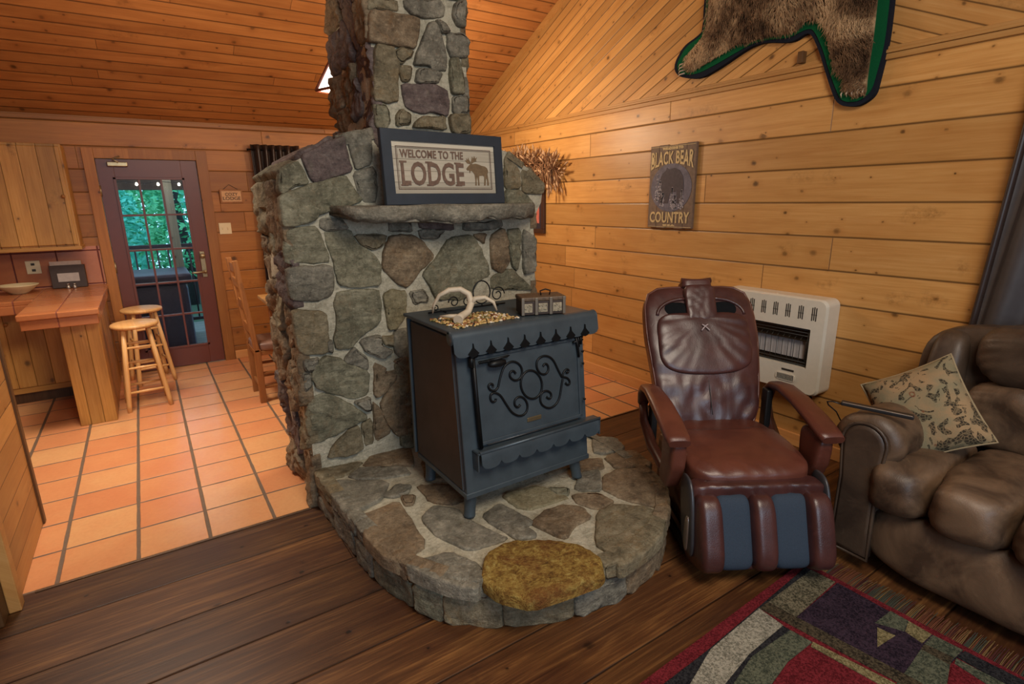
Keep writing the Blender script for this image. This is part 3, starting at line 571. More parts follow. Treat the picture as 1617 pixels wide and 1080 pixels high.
# ------------------------------------------------------------------ room shell
TZ = 2.345
def slab(bm, poly, O, u, v, n, t, mi=0): return prism(bm, poly, O, u, v, n, 0, t, mi)
bm = NB()
slab(bm, [(YB, 0), (YF, 0), (YF, TZ), (YB, TZ)], (XR, 0, 0), WY, WZ, WX, 0.1, 0)
slab(bm, [(YRIDGE, TZ), (YF, TZ), (YF, ZE), (YRIDGE, ceil_z(YRIDGE))], (XR, 0, 0), WY, WZ, WX, 0.1, 1)
slab(bm, [(YB, TZ), (YRIDGE, TZ), (YRIDGE, ceil_z(YRIDGE)), (YB, ceil_z(YB))], (XR, 0, 0), WY, WZ, WX, 0.1, 2)
struct('wall_right', fixn(bm), [M_wall_r, M_gable_a, M_gable_b])
DX0, DX1, DZ = -0.262, 0.542, 2.035
bm = NB()
box(bm, XL, DX0, YF, YF+0.14, 0, ZE); box(bm, DX1, XR+0.1, YF, YF+0.14, 0, ZE); box(bm, DX0, DX1, YF, YF+0.14, DZ, ZE)
struct('wall_far', bm, M_wall_f)
bm = NB()
slab(bm, [(YB, 0), (YF+0.14, 0), (YF+0.14, ZE), (YRIDGE, ceil_z(YRIDGE)), (YB, ceil_z(YB))], (XL, 0, 0), WY, WZ, (-1, 0, 0), 0.1)
struct('wall_left', fixn(bm), M_wall_r)
bm = NB(); box(bm, XL-0.1, XR+0.1, YB-0.1, YB, 0, ceil_z(YB)); struct('wall_near', bm, M_wall_f)
bm = NB()
slab(bm, [(YF+0.14, ceil_z(YF+0.14)), (YRIDGE, ceil_z(YRIDGE)), (YRIDGE, ceil_z(YRIDGE)+0.12), (YF+0.14, ceil_z(YF+0.14)+0.12)], (XL-0.1, 0, 0), WY, WZ, WX, XR-XL+0.2)
struct('ceiling', fixn(bm), M_ceil)
bm = NB()
slab(bm, [(YRIDGE, ceil_z(YRIDGE)), (YB-0.1, ceil_z(YB-0.1)), (YB-0.1, ceil_z(YB-0.1)+0.12), (YRIDGE, ceil_z(YRIDGE)+0.12)], (XL-0.1, 0, 0), WY, WZ, WX, XR-XL+0.2)
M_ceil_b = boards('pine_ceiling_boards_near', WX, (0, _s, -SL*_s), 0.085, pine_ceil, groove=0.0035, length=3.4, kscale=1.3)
struct('ceiling', fixn(bm), M_ceil_b)
FY = 2.847
bm = NB(); box(bm, XL-0.1, XR+0.1, FY, YF+0.14, -0.06, 0); o = struct('floor', bm, M_tile); o['label'] = 'terracotta tile floor of the kitchen side'
bm = NB(); box(bm, XL-0.1, XR+0.1, YB-0.1, FY, -0.06, 0); o = struct('floor', bm, M_floor); o['label'] = 'dark stained plank floor of the sitting side'
# mouldings
bm = NB()
for z0, z1, d in ((2.315, 2.345, 0.016), (2.345, 2.362, 0.026), (2.362, 2.38, 0.012)):
    box(bm, XR-d, XR, YB, YF-0.0, z0, z1, 0.003)
struct('trim_1', bm, M_trim)
bm = NB()
slab(bm, [(YF, ZE-0.062), (YRIDGE, ceil_z(YRIDGE)-0.062), (YRIDGE, ceil_z(YRIDGE)-0.002), (YF, ZE-0.002)], (XR-0.022, 0, 0), WY, WZ, WX, 0.021)
struct('trim_2', fixn(bm), M_trim)
bm = NB(); box(bm, XL, XR-0.03, YF-0.014, YF, ZE-0.045, ZE-0.012, 0.003); struct('trim_3', bm, M_wall_f)
M_base = boards('baseboard_pine', WY, WZ, 0.4, [srgb(200,136,76),srgb(222,160,96),srgb(232,176,112),srgb(200,130,70)], groove=0.0001, joints=False, knots=0.2)
bm = NB(); box(bm, XR-0.018, XR, YB, YF-0.02, 0, 0.088, 0.004); struct('baseboard_right', bm, M_base)
bm = NB(); box(bm, DX1+0.1, XR-0.02, YF-0.016, YF, 0, 0.088, 0.004); struct('baseboard_far', bm, M_base)
# low partition on the left with dark end trim
bm = NB(); box(bm, -0.80, -0.665, FY-0.06, 3.50, 0, 1.18); o = struct('wall_partition', bm, M_part)
bm = NB(); box(bm, -0.815, -0.655, 3.50, 3.545, 0, 1.20, 0.004); M_dkbeam = boards('dark_walnut_trim', WZ, WX, 0.4, [srgb(66,44,22),srgb(98,68,38),srgb(120,88,52),srgb(60,40,20)], groove=0.0001, joints=False, knots=0.3); struct('trim_4', bm, M_dkbeam)
bm = NB(); box(bm, -0.69, -0.648, FY-0.115, FY-0.055, 0, 1.20, 0.004); struct('trim_5', bm, M_trim)
bm = NB(); box(bm, -0.84, -0.69, FY-0.20, FY-0.06, 0, 1.20, 0.006); struct('trim_6', bm, M_dkbeam)
bm = NB(); box(bm, -0.83, -0.64, FY-0.1, 3.56, 1.20, 1.235, 0.006); struct('trim_7', bm, M_trim)
# thin wooden threshold line where tile meets planks
bm = NB(); box(bm, -0.62, 0.545, FY-0.012, FY+0.004, 0.0, 0.006, 0.002); box(bm, 2.10, XR-0.02, FY-0.012, FY+0.004, 0.0, 0.006, 0.002)
struct('trim_8', bm, M_dkbeam)

# ------------------------------------------------------------------ door
bm = NB()
y0, y1 = YF-0.022, YF+0.0
box(bm, DX0-0.085, DX0, y0, y1, 0, DZ+0.09, 0.003); box(bm, DX1, DX1+0.095, y0, y1, 0, DZ+0.09, 0.003)
box(bm, DX0, DX1, y0, y1, DZ, DZ+0.09, 0.003)
struct('trim_9', bm, M_trim_f)
dy0, dy1 = YF-0.006, YF+0.038
gx0, gx1, gz0, gz1 = -0.132, 0.402, 0.215, 1.855
bm = NB()
box(bm, DX0+.004, gx0, dy0, dy1, 0.008, DZ-.004, 0.002); box(bm, gx1, DX1-.004, dy0, dy1, 0.008, DZ-.004, 0.002)
box(bm, gx0, gx1, dy0, dy1, 0.008, gz0, 0.002); box(bm, gx0, gx1, dy0, dy1, gz1, DZ-.004, 0.002)
door = struct('door_1', bm, M_door); door['label'] = 'maroon glazed door with fifteen panes'
bm = NB()
for i in range(1, 3):
    x = gx0+(gx1-gx0)*i/3; box(bm, x-.009, x+.009, dy0-.004, dy1-.01, gz0, gz1, 0.002)
for i in range(1, 5):
    z = gz0+(gz1-gz0)*i/5; box(bm, gx0, gx1, dy0-.003, dy1-.011, z-.009, z+.009, 0.002)
box(bm, gx0-.018, gx0+.004, dy0-.008, dy0+.006, gz0-.016, gz1+.016, 0.002); box(bm, gx1-.004, gx1+.018, dy0-.008, dy0+.006, gz0-.016, gz1+.016, 0.002)
box(bm, gx0-.018, gx1+.018, dy0-.008, dy0+.006, gz0-.018, gz0+.003, 0.002); box(bm, gx0-.018, gx1+.018, dy0-.008, dy0+.006, gz1-.003, gz1+.018, 0.002)
obj('muntin_grid', bm, M_door, door)
bm = NB(); box(bm, gx0, gx1, YF+.012, YF+.018, gz0, gz1); obj('glass_pane', bm, M_glass, door)
bm = NB()
box(bm, 0.448, 0.494, dy0-.012, dy0+.001, 0.90, 1.16, 0.005); lathe(bm, [(0.0, 0), (.026, 0), (.026, .018), (.02, .024), (0, .026)], (0.471, 0, 0), 20, axis='y', M=Matrix.Translation((0, dy0-.036, 1.115)))
lathe(bm, [(0.0, 0), (.02, 0), (.02, .03), (0, .03)], (0.471, 0, 0), 16, axis='y', M=Matrix.Translation((0, dy0-.04, 0.955)))
tube(bm, [(0.471, dy0-.035, .955), (0.43, dy0-.045, .957), (0.37, dy0-.045, .953), (.352, dy0-.04, .952)], [.011, .010, .009, .007], 10)
obj('door_handle', bm, M_brass, door)
bm = NB(); box(bm, -0.175, -0.02, dy0-.05, dy0, 1.965, 2.005, 0.006)
tube(bm, [(-.09, dy0-.055, 2.0), (-.13, dy0-.03, 2.03), (-.07, dy0-.02, 2.055)], .008, 6)
obj('door_closer', bm, M_brass, door)
bm = NB()
for z in (1.75, 1.05, .35): tube(bm, [(DX0+.004, dy0-.006, z-.05), (DX0+.004, dy0-.006, z+.05)], .008, 8)
obj('hinge', bm, M_brass, door)

# ------------------------------------------------------------------ outside the door: porch, railing, trees
def deckwood(): return boards('weathered_porch_deck', WX, WY, 0.14, [srgb(92,84,78),srgb(124,114,106),srgb(146,136,126),srgb(92,84,78)], groove=0.006, joints=False, knots=.3, rough=.5)
bm = NB(); box(bm, -3, 5, YF+.14, 9.0, -.12, -.03); o = struct('porch_deck', bm, deckwood())
bm = NB(); box(bm, -3, 5, YF+.14, 9.1, 2.27, 2.37); box(bm, -3, 5, 8.25, 8.4, 1.80, 2.27); o = struct('porch_roof', bm, plain('dark_porch_roof', srgb(58, 50, 46), .8))
M_post = boards('grey_porch_post_wood', WZ, WX, .3, [srgb(128,122,100),srgb(160,152,128),srgb(182,174,150),srgb(120,108,88)], groove=.0001, joints=False, knots=.4)
bm = NB(); box(bm, 0.275, 0.39, 8.24, 8.36, -.03, 2.0, .004)
tag(obj('porch_post', bm, M_post), 'pale wooden porch post outside the glazed door', 'post')
rl = thing('porch_railing', 'dark porch railing with round balusters beyond the door', 'railing', (0.4, 8.3, -.03))
bm = NB(); box(bm, -2.2, 2.5, -.02, .03, 1.12, 1.165, .004); obj('top_rail', bm, M_beardark, rl)
bm = NB(); box(bm, -2.2, 2.5, -.02, .03, .16, .2, .004); obj('bottom_rail', bm, M_beardark, rl)
bm = NB()
for i in range(40): tube(bm, [(-2.15+i*.117, 0.005, .2), (-2.15+i*.117, .005, 1.12)], .011, 6)
o = obj('balusters', bm, M_beardark, rl)
tubm = NB(); box(tubm, -.75, .35, 7.3, 8.05, -.03, .74, .05); box(tubm, -.80, .40, 7.25, 8.1, .74, .86, .03)
tag(obj('hot_tub', tubm, plain('dusky_violet_tub_shell', srgb(66, 58, 72), .5)), 'dark covered box-shaped tub on the porch outside the door', 'tub')
rnd = random.Random(5)
strn = thing('string_lights', 'string of small lit bulbs under the porch roof edge', 'lights', (0.3, 8.18, 1.875))
bm = NB(); tube(bm, [(-1.2+i*.2, 0, .02-.02*math.sin(i*PI/2)**2) for i in range(16)], .004, 6); obj('wire', bm, M_black, strn)
for i in range(14):
    bm = NB(); lathe(bm, [(0, -.03), (.012, -.024), (.016, -.012), (.010, .004), (.004, .01)], (-1.15+i*.22, 0, .0), 10); obj('bulb', bm, M_bulb, strn)
def leafmat(name, a, b):
    t = NT(name); n = t.white(t.vmath('MULTIPLY', t.tc.outputs['Object'], (1.0, 1.0, 1.0))); n = t.noise(t.tc.outputs['Object'], 2.5, 4, .8)
    return t.fin(t.mix(t.maprange(n, .35, .65), a, b), .5, None, 0, .4, Subsurface_Weight=0.0)
M_leaf = [leafmat('blue_green_leaves', srgb(50, 170, 140), srgb(120, 220, 190)), leafmat('green_leaves', srgb(50, 160, 110), srgb(130, 214, 150))]
M_bark = plain('dark_bark', srgb(48, 40, 36), .9, scale=12, bump=.6)
for k, (tx, ty, hgt, rad, mi, lab) in enumerate([(-1.1, 11.8, 3.4, 1.2, 0, 'leafy green tree beyond the porch, leftmost through the door'), (0.75, 14.4, 4.6, 1.5, 1, 'broad leafy tree in the middle of the door glass'), (2.2, 11.9, 3.4, 1.1, 0, 'leafy tree seen through the right door panes')]):
    tr = thing('garden_tree', lab, 'tree', (tx, ty, -.6), group=None)
    bm = NB(); tube(bm, [(0, 0, 0), (.08, 0, 1.0), (-.03, .05, 2.0), (0, 0, hgt*.8)], [.13, .11, .08, .03], 8); obj('trunk', bm, M_bark, tr)
    bm = NB()
    for i in range(4200):
        a, b = rnd.uniform(0, 2*PI), math.acos(rnd.uniform(-1, 1)); rr = rad*rnd.uniform(.55, 1)**.5
        c = Vector((rr*math.sin(b)*math.cos(a), rr*math.sin(b)*math.sin(a)*.7, hgt*.5+rr*math.cos(b)*1.15))
        Mx = Matrix.Rotation(rnd.uniform(0, 6.3), 3, 'X') @ Matrix.Rotation(rnd.uniform(0, 6.3), 3, 'Z'); s = rnd.uniform(.045, .085)
        vs = [bm.verts.new(c+Mx @ Vector(q)*s) for q in ((-1, 0, 0), (0, -.45, .1), (1, 0, 0), (0, .45, .1))]
        bm.faces.new(vs)
    obj('foliage', bm, M_leaf[mi], tr)
for k, (tx, ty) in enumerate([(-1.9, 17.7), (2.9, 20.3)]):
    tr = thing('garden_tree', ['tall pale green tree far back on the left behind the porch', 'tall pale green tree far back on the right behind the porch'][k], 'tree', (tx, ty, -.6))
    bm = NB(); tube(bm, [(0, 0, 0), (.1, 0, 1.5), (0, .1, 3.5)], [.16, .13, .05], 8); obj('trunk', bm, M_bark, tr)
    bm = NB()
    for i in range(3600):
        a, b = rnd.uniform(0, 2*PI), math.acos(rnd.uniform(-1, 1)); rr = 2.7*rnd.uniform(.5, 1)**.5
        c = Vector((rr*math.sin(b)*math.cos(a)*1.0, rr*math.sin(b)*math.sin(a)*.6, 2.4+rr*math.cos(b)*1.1))
        Mx = Matrix.Rotation(rnd.uniform(0, 6.3), 3, 'X') @ Matrix.Rotation(rnd.uniform(0, 6.3), 3, 'Z'); s = rnd.uniform(.10, .19)
        bm.faces.new([bm.verts.new(c+Mx @ Vector(q)*s) for q in ((-1, 0, 0), (0, -.45, .1), (1, 0, 0), (0, .45, .1))])
    obj('foliage', bm, M_leaf[1-k], tr)
bm = NB(); box(bm, -14, 14, 9.0, 22, -1.0, -.6); o = struct('ground_outside', bm, plain('forest_ground', srgb(52, 74, 48), .95))
def rebase(t, loc):
    """move a thing's empty to its base point, keeping the built parts where they are"""
    L = Vector(loc)-t.location; t.location = loc
    for c in t.children: 
        if c.type == 'MESH':
            c.data.transform(Matrix.Translation(-L))
            for d in c.children: d.data.transform(Matrix.Translation(-L))
def knob(parent, x, y, z, d=(0, -1, 0), mat=None, r=.016):
    bm = NB(); M = Matrix.Translation((x, y, z))
    lathe(bm, [(.0, 0), (.007, 0), (.007, -.014), (r, -.02), (r*.95, -.03), (0, -.034)], (0, 0, 0), 14, axis='y', M=M)
    return obj('knob', fixn(bm), mat or M_oak, parent)
# upper cabinet --------------------------------------------------------------
def upper_cabinet(x0, x1, lab):
    t = thing('wall_cabinet', lab, 'cabinet', (0, 0, 0), group=None)
    bm = NB(); box(bm, x0, x1, 6.095, YF, 1.27, 2.12, .003); obj('carcass', bm, M_cab_side, t)
    bm = NB(); box(bm, x0-.006, x1+.008, 6.07, YF, 1.255, 1.283, .004); obj('bottom_rail', bm, M_cab_rail, t)
    bm = NB(); box(bm, x0, x1, 6.075, 6.096, 1.283, 2.12, .002); box(bm, x0+.012, x1-.012, 6.055, 6.076, 1.30, 2.10, .006)
    d = obj('door', bm, M_cab, t)
    knob(d, x1-.045, 6.055, 1.70)
    rebase(t, ((x0+x1)/2, 6.24, 1.255)); return t
upper_cabinet(-1.02, -.462, 'pine wall cabinet with vertical board door, nearest the maroon door')
upper_cabinet(-1.60, -1.03, 'second pine wall cabinet cut by the left picture edge')
# base cabinet ---------------------------------------------------------------
t = thing('base_cabinet', 'pine base cabinet with vertical boards under the tiled worktop', 'cabinet')
bm = NB(); box(bm, -2.2, -.62, 5.90, YF, .10, .865, .003); obj('carcass', bm, M_cab, t)
bm = NB(); box(bm, -2.2, -.62, 5.96, YF, 0, .10); obj('toe_kick', bm, M_dkbeam, t)
for i, (a, b) in enumerate([(-1.12, -.64), (-1.62, -1.14), (-2.12, -1.64)]):
    bm = NB(); box(bm, a, b, 5.878, 5.902, .15, .80, .006); d = obj('door', bm, M_cab, t); knob(d, a+.09 if i else -1.03, 5.878, .70)
bm = NB(); box(bm, -2.2, -.62, 5.885, 5.902, .10, .148, .003); obj('bottom_rail', bm, M_cab_rail, t)
rebase(t, (-1.4, 6.15, 0))
bm = NB(); box(bm, -2.2, -.80, 5.66, YF, .866, .905, .008); box(bm, -2.2, -.80, 5.655, 5.70, .80, .868, .006)
tag(obj('tiled_worktop', bm, [M_ctile]), 'terracotta tiled worktop along the far wall under the wall cabinet', 'worktop')
# peninsula ------------------------------------------------------------------
t = thing('breakfast_counter', 'terracotta tiled breakfast counter on boxed pine support beside the stools', 'counter')
bm = NB(); box(bm, -.797, -.343, 4.84, YF, .868, .91, .007); obj('tiled_top', bm, M_ctile, t)
bm = NB(); box(bm, -.785, -.355, 4.855, 4.885, .80, .867, .004); box(bm, -.785, -.76, 4.885, YF, .80, .867, .004); box(bm, -.38, -.355, 4.885, YF, .80, .867, .004); obj('apron', bm, M_ctile, t)
bm = NB(); box(bm, -.605, -.375, 5.03, 5.42, 0, .80, .004); obj('boxed_support', bm, boards('post_pine', WZ, (1, .35, 0), .085, cab, groove=.004, joints=False, kscale=1.1), t)
bm = NB(); box(bm, -.47, -.378, 5.42, YF, 0, .80, .003); obj('end_panel', bm, M_cab_side, t)
rebase(t, (-.57, 5.6, 0))
t.location = t.location  # base at floor level
# backsplash tiles, outlet
bm = NB(); box(bm, -2.2, -.352, YF-.012, YF, .905, 1.262); o = struct('trim_10', bm, M_btile)
def plate(name, lab, cat, x, z, w, h, holes, y=YF):
    t = thing(name, lab, cat, (x, y, z))
    bm = NB(); box(bm, -w/2, w/2, -.008, 0, -h/2, h/2, .003); obj('cover_plate', bm, M_ivory, t)
    for hx, hz, ww, hh in holes:
        bm = NB(); box(bm, hx-ww/2, hx+ww/2, -.014, -.006, hz-hh/2, hz+hh/2, .002); obj('switch_toggle' if name == 'light_switch' else 'socket', bm, M_cream if name == 'light_switch' else M_vent, t)
    return t
plate('light_switch', 'ivory double light switch plate between the door and the curtain', 'switch', .716, 1.377, .112, .112, [(-.024, 0, .010, .024), (.024, 0, .010, .024)])
plate('power_outlet', 'cream power outlet in the tiled backsplash above the bowl', 'outlet', -.848, 1.10, .10, .115, [(0, .026, .026, .02), (0, -.026, .026, .02)], YF-.012)
# bowl, card box, shakers
bm = NB(); lathe(bm, [(0, .004), (.055, .0), (.06, .006), (.10, .035), (.136, .068), (.14, .075), (.132, .075), (.098, .042), (.05, .014), (0, .012)], (-.945, 6.16, .906), 36)
tag(obj('serving_bowl', bm, M_cream), 'shallow cream bowl on the tiled worktop under the outlet', 'bowl')
t = thing('card_holder', 'dark card holder with grey label standing on the counter beside the bowl', 'card holder', (-.607, 6.28, .911), R(-3))
bm = NB(); box(bm, -.125, .125, -.03, .03, 0, .20, .004, M=Matrix.Rotation(R(-4), 4, 'X')); obj('holder', bm, plain('dark_brown_card', srgb(62, 48, 42), .6), t)
bm = NB(); box(bm, -.075, .078, -.036, -.029, .055, .130, .001, M=Matrix.Rotation(R(-4), 4, 'X')); obj('label_card', bm, plain('grey_card', srgb(172, 160, 152), .7), t, label='pale grey card')
bm = NB(); box(bm, -.118, .105, -.012, .022, .20, .236, .001, M=Matrix.Rotation(R(-4), 4, 'X')); obj('paper_stack', bm, plain('pale_paper', srgb(188, 168, 156), .8), t)
for i, (x, y) in enumerate([(-.618, 6.205), (-.573, 6.20)]):
    bm = NB(); lathe(bm, [(0, 0), (.016, 0), (.017, .004), (.015, .026), (.010, .030), (0, .031)], (x, y, .911), 14)
    s = tag(obj('shaker', bm, M_steel), ['small pale shaker in front of the card holder, left one', 'small pale shaker in front of the card holder, right one'][i], 'shaker', 'shakers on the counter')
    bm = NB(); lathe(bm, [(.0, .0), (.011, 0), (.011, .010), (.006, .014), (0, .014)], (x, y, .942), 14); obj('cap', bm, M_steel, s)
# stools ---------------------------------------------------------------------
def stool(name, x, y, rz, lab):
    t = thing(name, lab, 'stool', (x, y, 0), rz, 'round wooden stools at the counter')
    bm = NB(); lathe(bm, [(0, .648), (.150, .648), (.164, .655), (.168, .665), (.164, .676), (.150, .682), (0, .683)], (0, 0, 0), 40); obj('seat', bm, M_birch, t)
    def lp(a, z):
        r = .118+(.205-.118)*(1-z/.65); return Vector((r*math.cos(a), r*math.sin(a), z))
    A = [R(45+90*i) for i in range(4)]
    for a in A:
        bm = NB(); tube(bm, [lp(a, .0), lp(a, .06), lp(a, .35), lp(a, .65)], [.0155, .018, .019, .016], 12); obj('leg', bm, M_birch, t)
    for i in range(4):
        for z in ((.20, .40) if i % 2 else (.15, .34, .50)):
            bm = NB(); p, q = lp(A[i], z), lp(A[(i+1) % 4], z)
            tube(bm, [p, p.lerp(q, .5), q], [.0085, .0115, .0085], 10); obj('rung', bm, M_birch, t)
    t.scale = (1, 1, 1.03)
    return t
stool('bar_stool', -.165, 5.31, R(4), 'round-topped wooden stool nearer the viewer beside the counter')
stool('bar_stool', -.115, 6.05, R(12), 'round-topped wooden stool farther back, against the maroon door')
# small sign -----------------------------------------------------------------
t = thing('hanging_sign', 'small wooden plaque reading Cozy Lodge hung above the switch', 'sign', (.813, YF-.0, 1.695))
bm = NB(); box(bm, -.105, .105, -.014, -.002, -.068, .068, .004); obj('frame', bm, M_oak, t)
bm = NB(); box(bm, -.09, .09, -.017, -.012, -.052, .052, .002); obj('face', bm, plain('peach_sign_face', srgb(206, 164, 122), .7), t)
bm = NB(); merge(bm, text_mesh('COZY', .042, .0012, .001), frameM((0, -.0178, .018), WX, WZ, (0, -1, 0))); merge(bm, text_mesh('LODGE', .046, .0012, .001, 1.1), frameM((0, -.0178, -.022), WX, WZ, (0, -1, 0)))
obj('lettering', bm, M_letter, t)
bm = NB(); tube(bm, [(-.07, -.006, .066), (-.01, -.004, .115), (.07, -.006, .066)], .0022, 6); obj('hanging_wire', bm, M_black, t)
# curtain at the far window ---------------------------------------------------
def drape(x0, x1, z0, z1, y, nf, amp, top_gather=1.0, seed=0):
    bm = NB()
    def f(a, b):
        x = x0+(x1-x0)*a; z = z1+(z0-z1)*b
        w = amp*(math.sin(a*nf*2*PI+.4*math.sin(b*3))+.25*noise.noise(Vector((a*9, b*2, seed))))
        return Vector((x+.01*math.sin(b*4+a*7), y+w, z))
    grid_sheet(bm, nf*14, 24, f); return bm
M_curt = plain('dark_brown_satin_curtain', srgb(52, 40, 36), .38, scale=10, nz=.15)
t = thing('window_curtain', 'dark brown gathered curtain on the far wall behind the stone wall', 'curtain', (0, 0, 0))
bm = drape(1.035, 1.50, .80, 2.20, YF-.085, 6, .028); o = obj('cloth', bm, M_curt, t, True); m = o.modifiers.new('thick', 'SOLIDIFY'); m.thickness = .004
bm = NB(); tube(bm, [(1.0, YF-.085, 2.15), (2.9, YF-.085, 2.15)], .009, 10); tube(bm, [(1.02, YF-.085, 2.15), (1.02, YF, 2.15)], .007, 8); obj('curtain_rod', bm, M_iron_d, t)
rebase(t, (1.27, YF-.085, .80))
# dining chair and table -------------------------------------------------------
t = thing('dining_chair', 'dark wooden dining chair with padded seat pulled up to the table behind the stone wall', 'chair', (.64, 4.95, 0))
def bar(bm, p, q, w, d, ax=(0, 1, 0), bev=.004):
    p, q = Vector(p), Vector(q); dirv = (q-p).normalized(); s = Vector(ax); s = (s-dirv*s.dot(dirv)).normalized(); n = dirv.cross(s); L = (q-p).length
    box(bm, -w/2, w/2, -d/2, d/2, 0, L, bev, M=frameM(p, s, n, dirv))
for sy in (-.175, .175):
    bm = NB(); bar(bm, (0, sy, 0), (.0, sy, .46), .045, .05); bar(bm, (0, sy, .44), (-.075, sy, 1.19), .045, .04); obj('leg', bm, M_oak, t)
    bm = NB(); bar(bm, (.40, sy, 0), (.40, sy, .44), .042, .042); obj('leg', bm, M_oak, t)
for z, x in ((.62, -.02), (.82, -.04), (1.0, -.06), (1.12, -.068)):
    bm = NB(); box(bm, x-.010, x+.010, -.16, .16, z-.035, z+.035, .004); obj('back_slat', bm, M_oak, t)
bm = NB(); box(bm, -.02, .42, -.19, .19, .405, .445, .005); obj('seat_frame', bm, M_oak, t)
bm = NB(); cushion(bm, (.205, 0, .475), (.225, .20, .042), 5, 12); obj('seat_pad', bm, M_seat, t)
for z in (.13, .25):
    bm = NB(); bar(bm, (0, -.175, z), (.40, -.175, z), .03, .02); bar(bm, (0, .175, z), (.40, .175, z), .03, .02); bar(bm, (0.4*(z > .2), -.175, z), (.4*(z > .2), .175, z), .03, .02, (0, 0, 1)); obj('stretcher', bm, M_oak, t)
t = thing('dining_table', 'light wooden dining table mostly hidden behind the stone wall', 'table', (1.5, 5.15, 0))
bm = NB(); box(bm, -.67, .67, -.55, .55, .735, .77, .006); obj('table_top', bm, boards('dining_table_top', WX, WY, .14, [srgb(190,140,80), srgb(212,164,100), srgb(226,184,122), srgb(200,150,90)], groove=.002, joints=False, knots=.3), t)
bm = NB(); box(bm, -.60, .60, -.48, .48, .65, .735, .004); obj('apron', bm, M_oak, t)
for sx in (-.56, .56):
    for sy in (-.44, .44):
        bm = NB(); box(bm, sx-.04, sx+.04, sy-.04, sy+.04, 0, .65, .006); obj('leg', bm, M_oak, t)
# ------------------------------------------------------------------ stone chimney with hearth
YS = 2.84                      # front face of the masonry
YBK = 3.49
chim = thing('stone_chimney', 'tall fieldstone chimney with mantel slab and raised rounded hearth', 'chimney')
random.seed(11)
OUT = [(.59, 0), (.588, 1.60), (.60, 1.76), (.66, 1.815), (.75, 1.865), (.90, 1.935), (1.09, 1.965), (1.62, 1.955), (1.86, 1.90), (2.02, 1.80), (2.12, 1.70), (2.10, 1.60), (2.04, 1.5), (2.06, 1.2), (2.09, 0)]
bm = NB()
def rough_prism(bm, poly, y0, y1, mi, ny=6, step=.06):
    p = resample(poly, step); m = len(p); rings = []
    for j in range(ny+1):
        y = y0+(y1-y0)*j/ny
        ring = []
        for a, b in p:
            k = noise.noise(Vector((a*5, b*5, y*5)))*.012
            ring.append(bm.verts.new((a+k, y, max(0, b+k*.8 if b > .02 else b))))
        rings.append(ring)
    for A, B in zip(rings, rings[1:]):
        for i in range(m):
            f = bm.faces.new((A[i], A[(i+1) % m], B[(i+1) % m], B[i])); f.material_index = mi
    for q in (rings[0], rings[-1]):
        f = bm.faces.new(q); f.material_index = mi
rough_prism(bm, OUT, YS, YBK, MI_MORTAR)
for k, (mi, poly) in enumerate(SUR):
    poly = [(max(.562, a), b) for a, b in poly]
    stone(bm, poly, (0, YS, 0), WX, WZ, (0, -1, 0), random.uniform(.016, .03), mi, k+1, rough=.9)
# fill the hidden lower right of the front face (behind the stove) with further stones
def hid(x, z): return z < .92 and x > 1.12 and (x > 1.12)
for k, c in enumerate(cells(1.08, 2.06, .0, .93, .21, .19, .013, 3)):
    cx = sum(p[0] for p in c)/len(c)
    stone(bm, c, (0, YS, 0), WX, WZ, (0, -1, 0), .024, random.choice([0, 1, 2, 5]), 70+k, rough=.8)
# side faces, front-to-back courses
def side_keep_l(a, b): return True
for k, c in enumerate(cells(YS-.005, YBK+.01, 0.0, 1.73, .20, .27, .008, 21, jit=.46)):
    stone(bm, c, (.591, 0, 0), WY, WZ, (-1, 0, 0), random.uniform(.010, .032), random.choice([2, 3, 2, 2, 5]), 130+k, rough=1.7, step=.016)
for k, c in enumerate(cells(YS, YBK, 0.0, 1.55, .2, .2, .012, 22)):
    stone(bm, c, (2.05, 0, 0), WY, WZ, WX, random.uniform(.015, .03), random.choice([0, 1, 2, 5]), 230+k, rough=.9)
for k, c in enumerate(cells(.60, 2.04, 0.02, 1.72, .27, .22, .012, 23)):
    stone(bm, c, (0, YBK, 0), WX, WZ, WY, .02, random.choice([0, 1, 2, 5]), 260+k, rough=.7, step=.04)
# capping stones along the sloping shoulders
caps = [((.575, 1.75), (.66, 1.81)), ((.67, 1.815), (.86, 1.915)), ((.87, 1.92), (1.07, 1.965)), ((1.64, 1.95), (1.83, 1.905)), ((1.84, 1.90), (1.99, 1.82)), ((2.0, 1.815), (2.12, 1.70))]
for k, (p, q) in enumerate(caps):
    p, q = Vector((p[0], 0, p[1])), Vector((q[0], 0, q[1])); d = (q-p); L = d.length; d.normalize(); n = Vector((-d.z, 0, d.x))
    for j, (a, b) in enumerate(((-.01, .33), (.345, .71))):
        stone(bm, [(0.005, a), (L-.005, a), (L-.005, b), (.005, b)], (p.x, YS, p.z), d, WY, n, .02, [0, 3, 1, 5, 5, 5][k], 300+k*2+j, rough=.8)
fixn(bm)
obj('wing_wall', bm, STONES, chim)
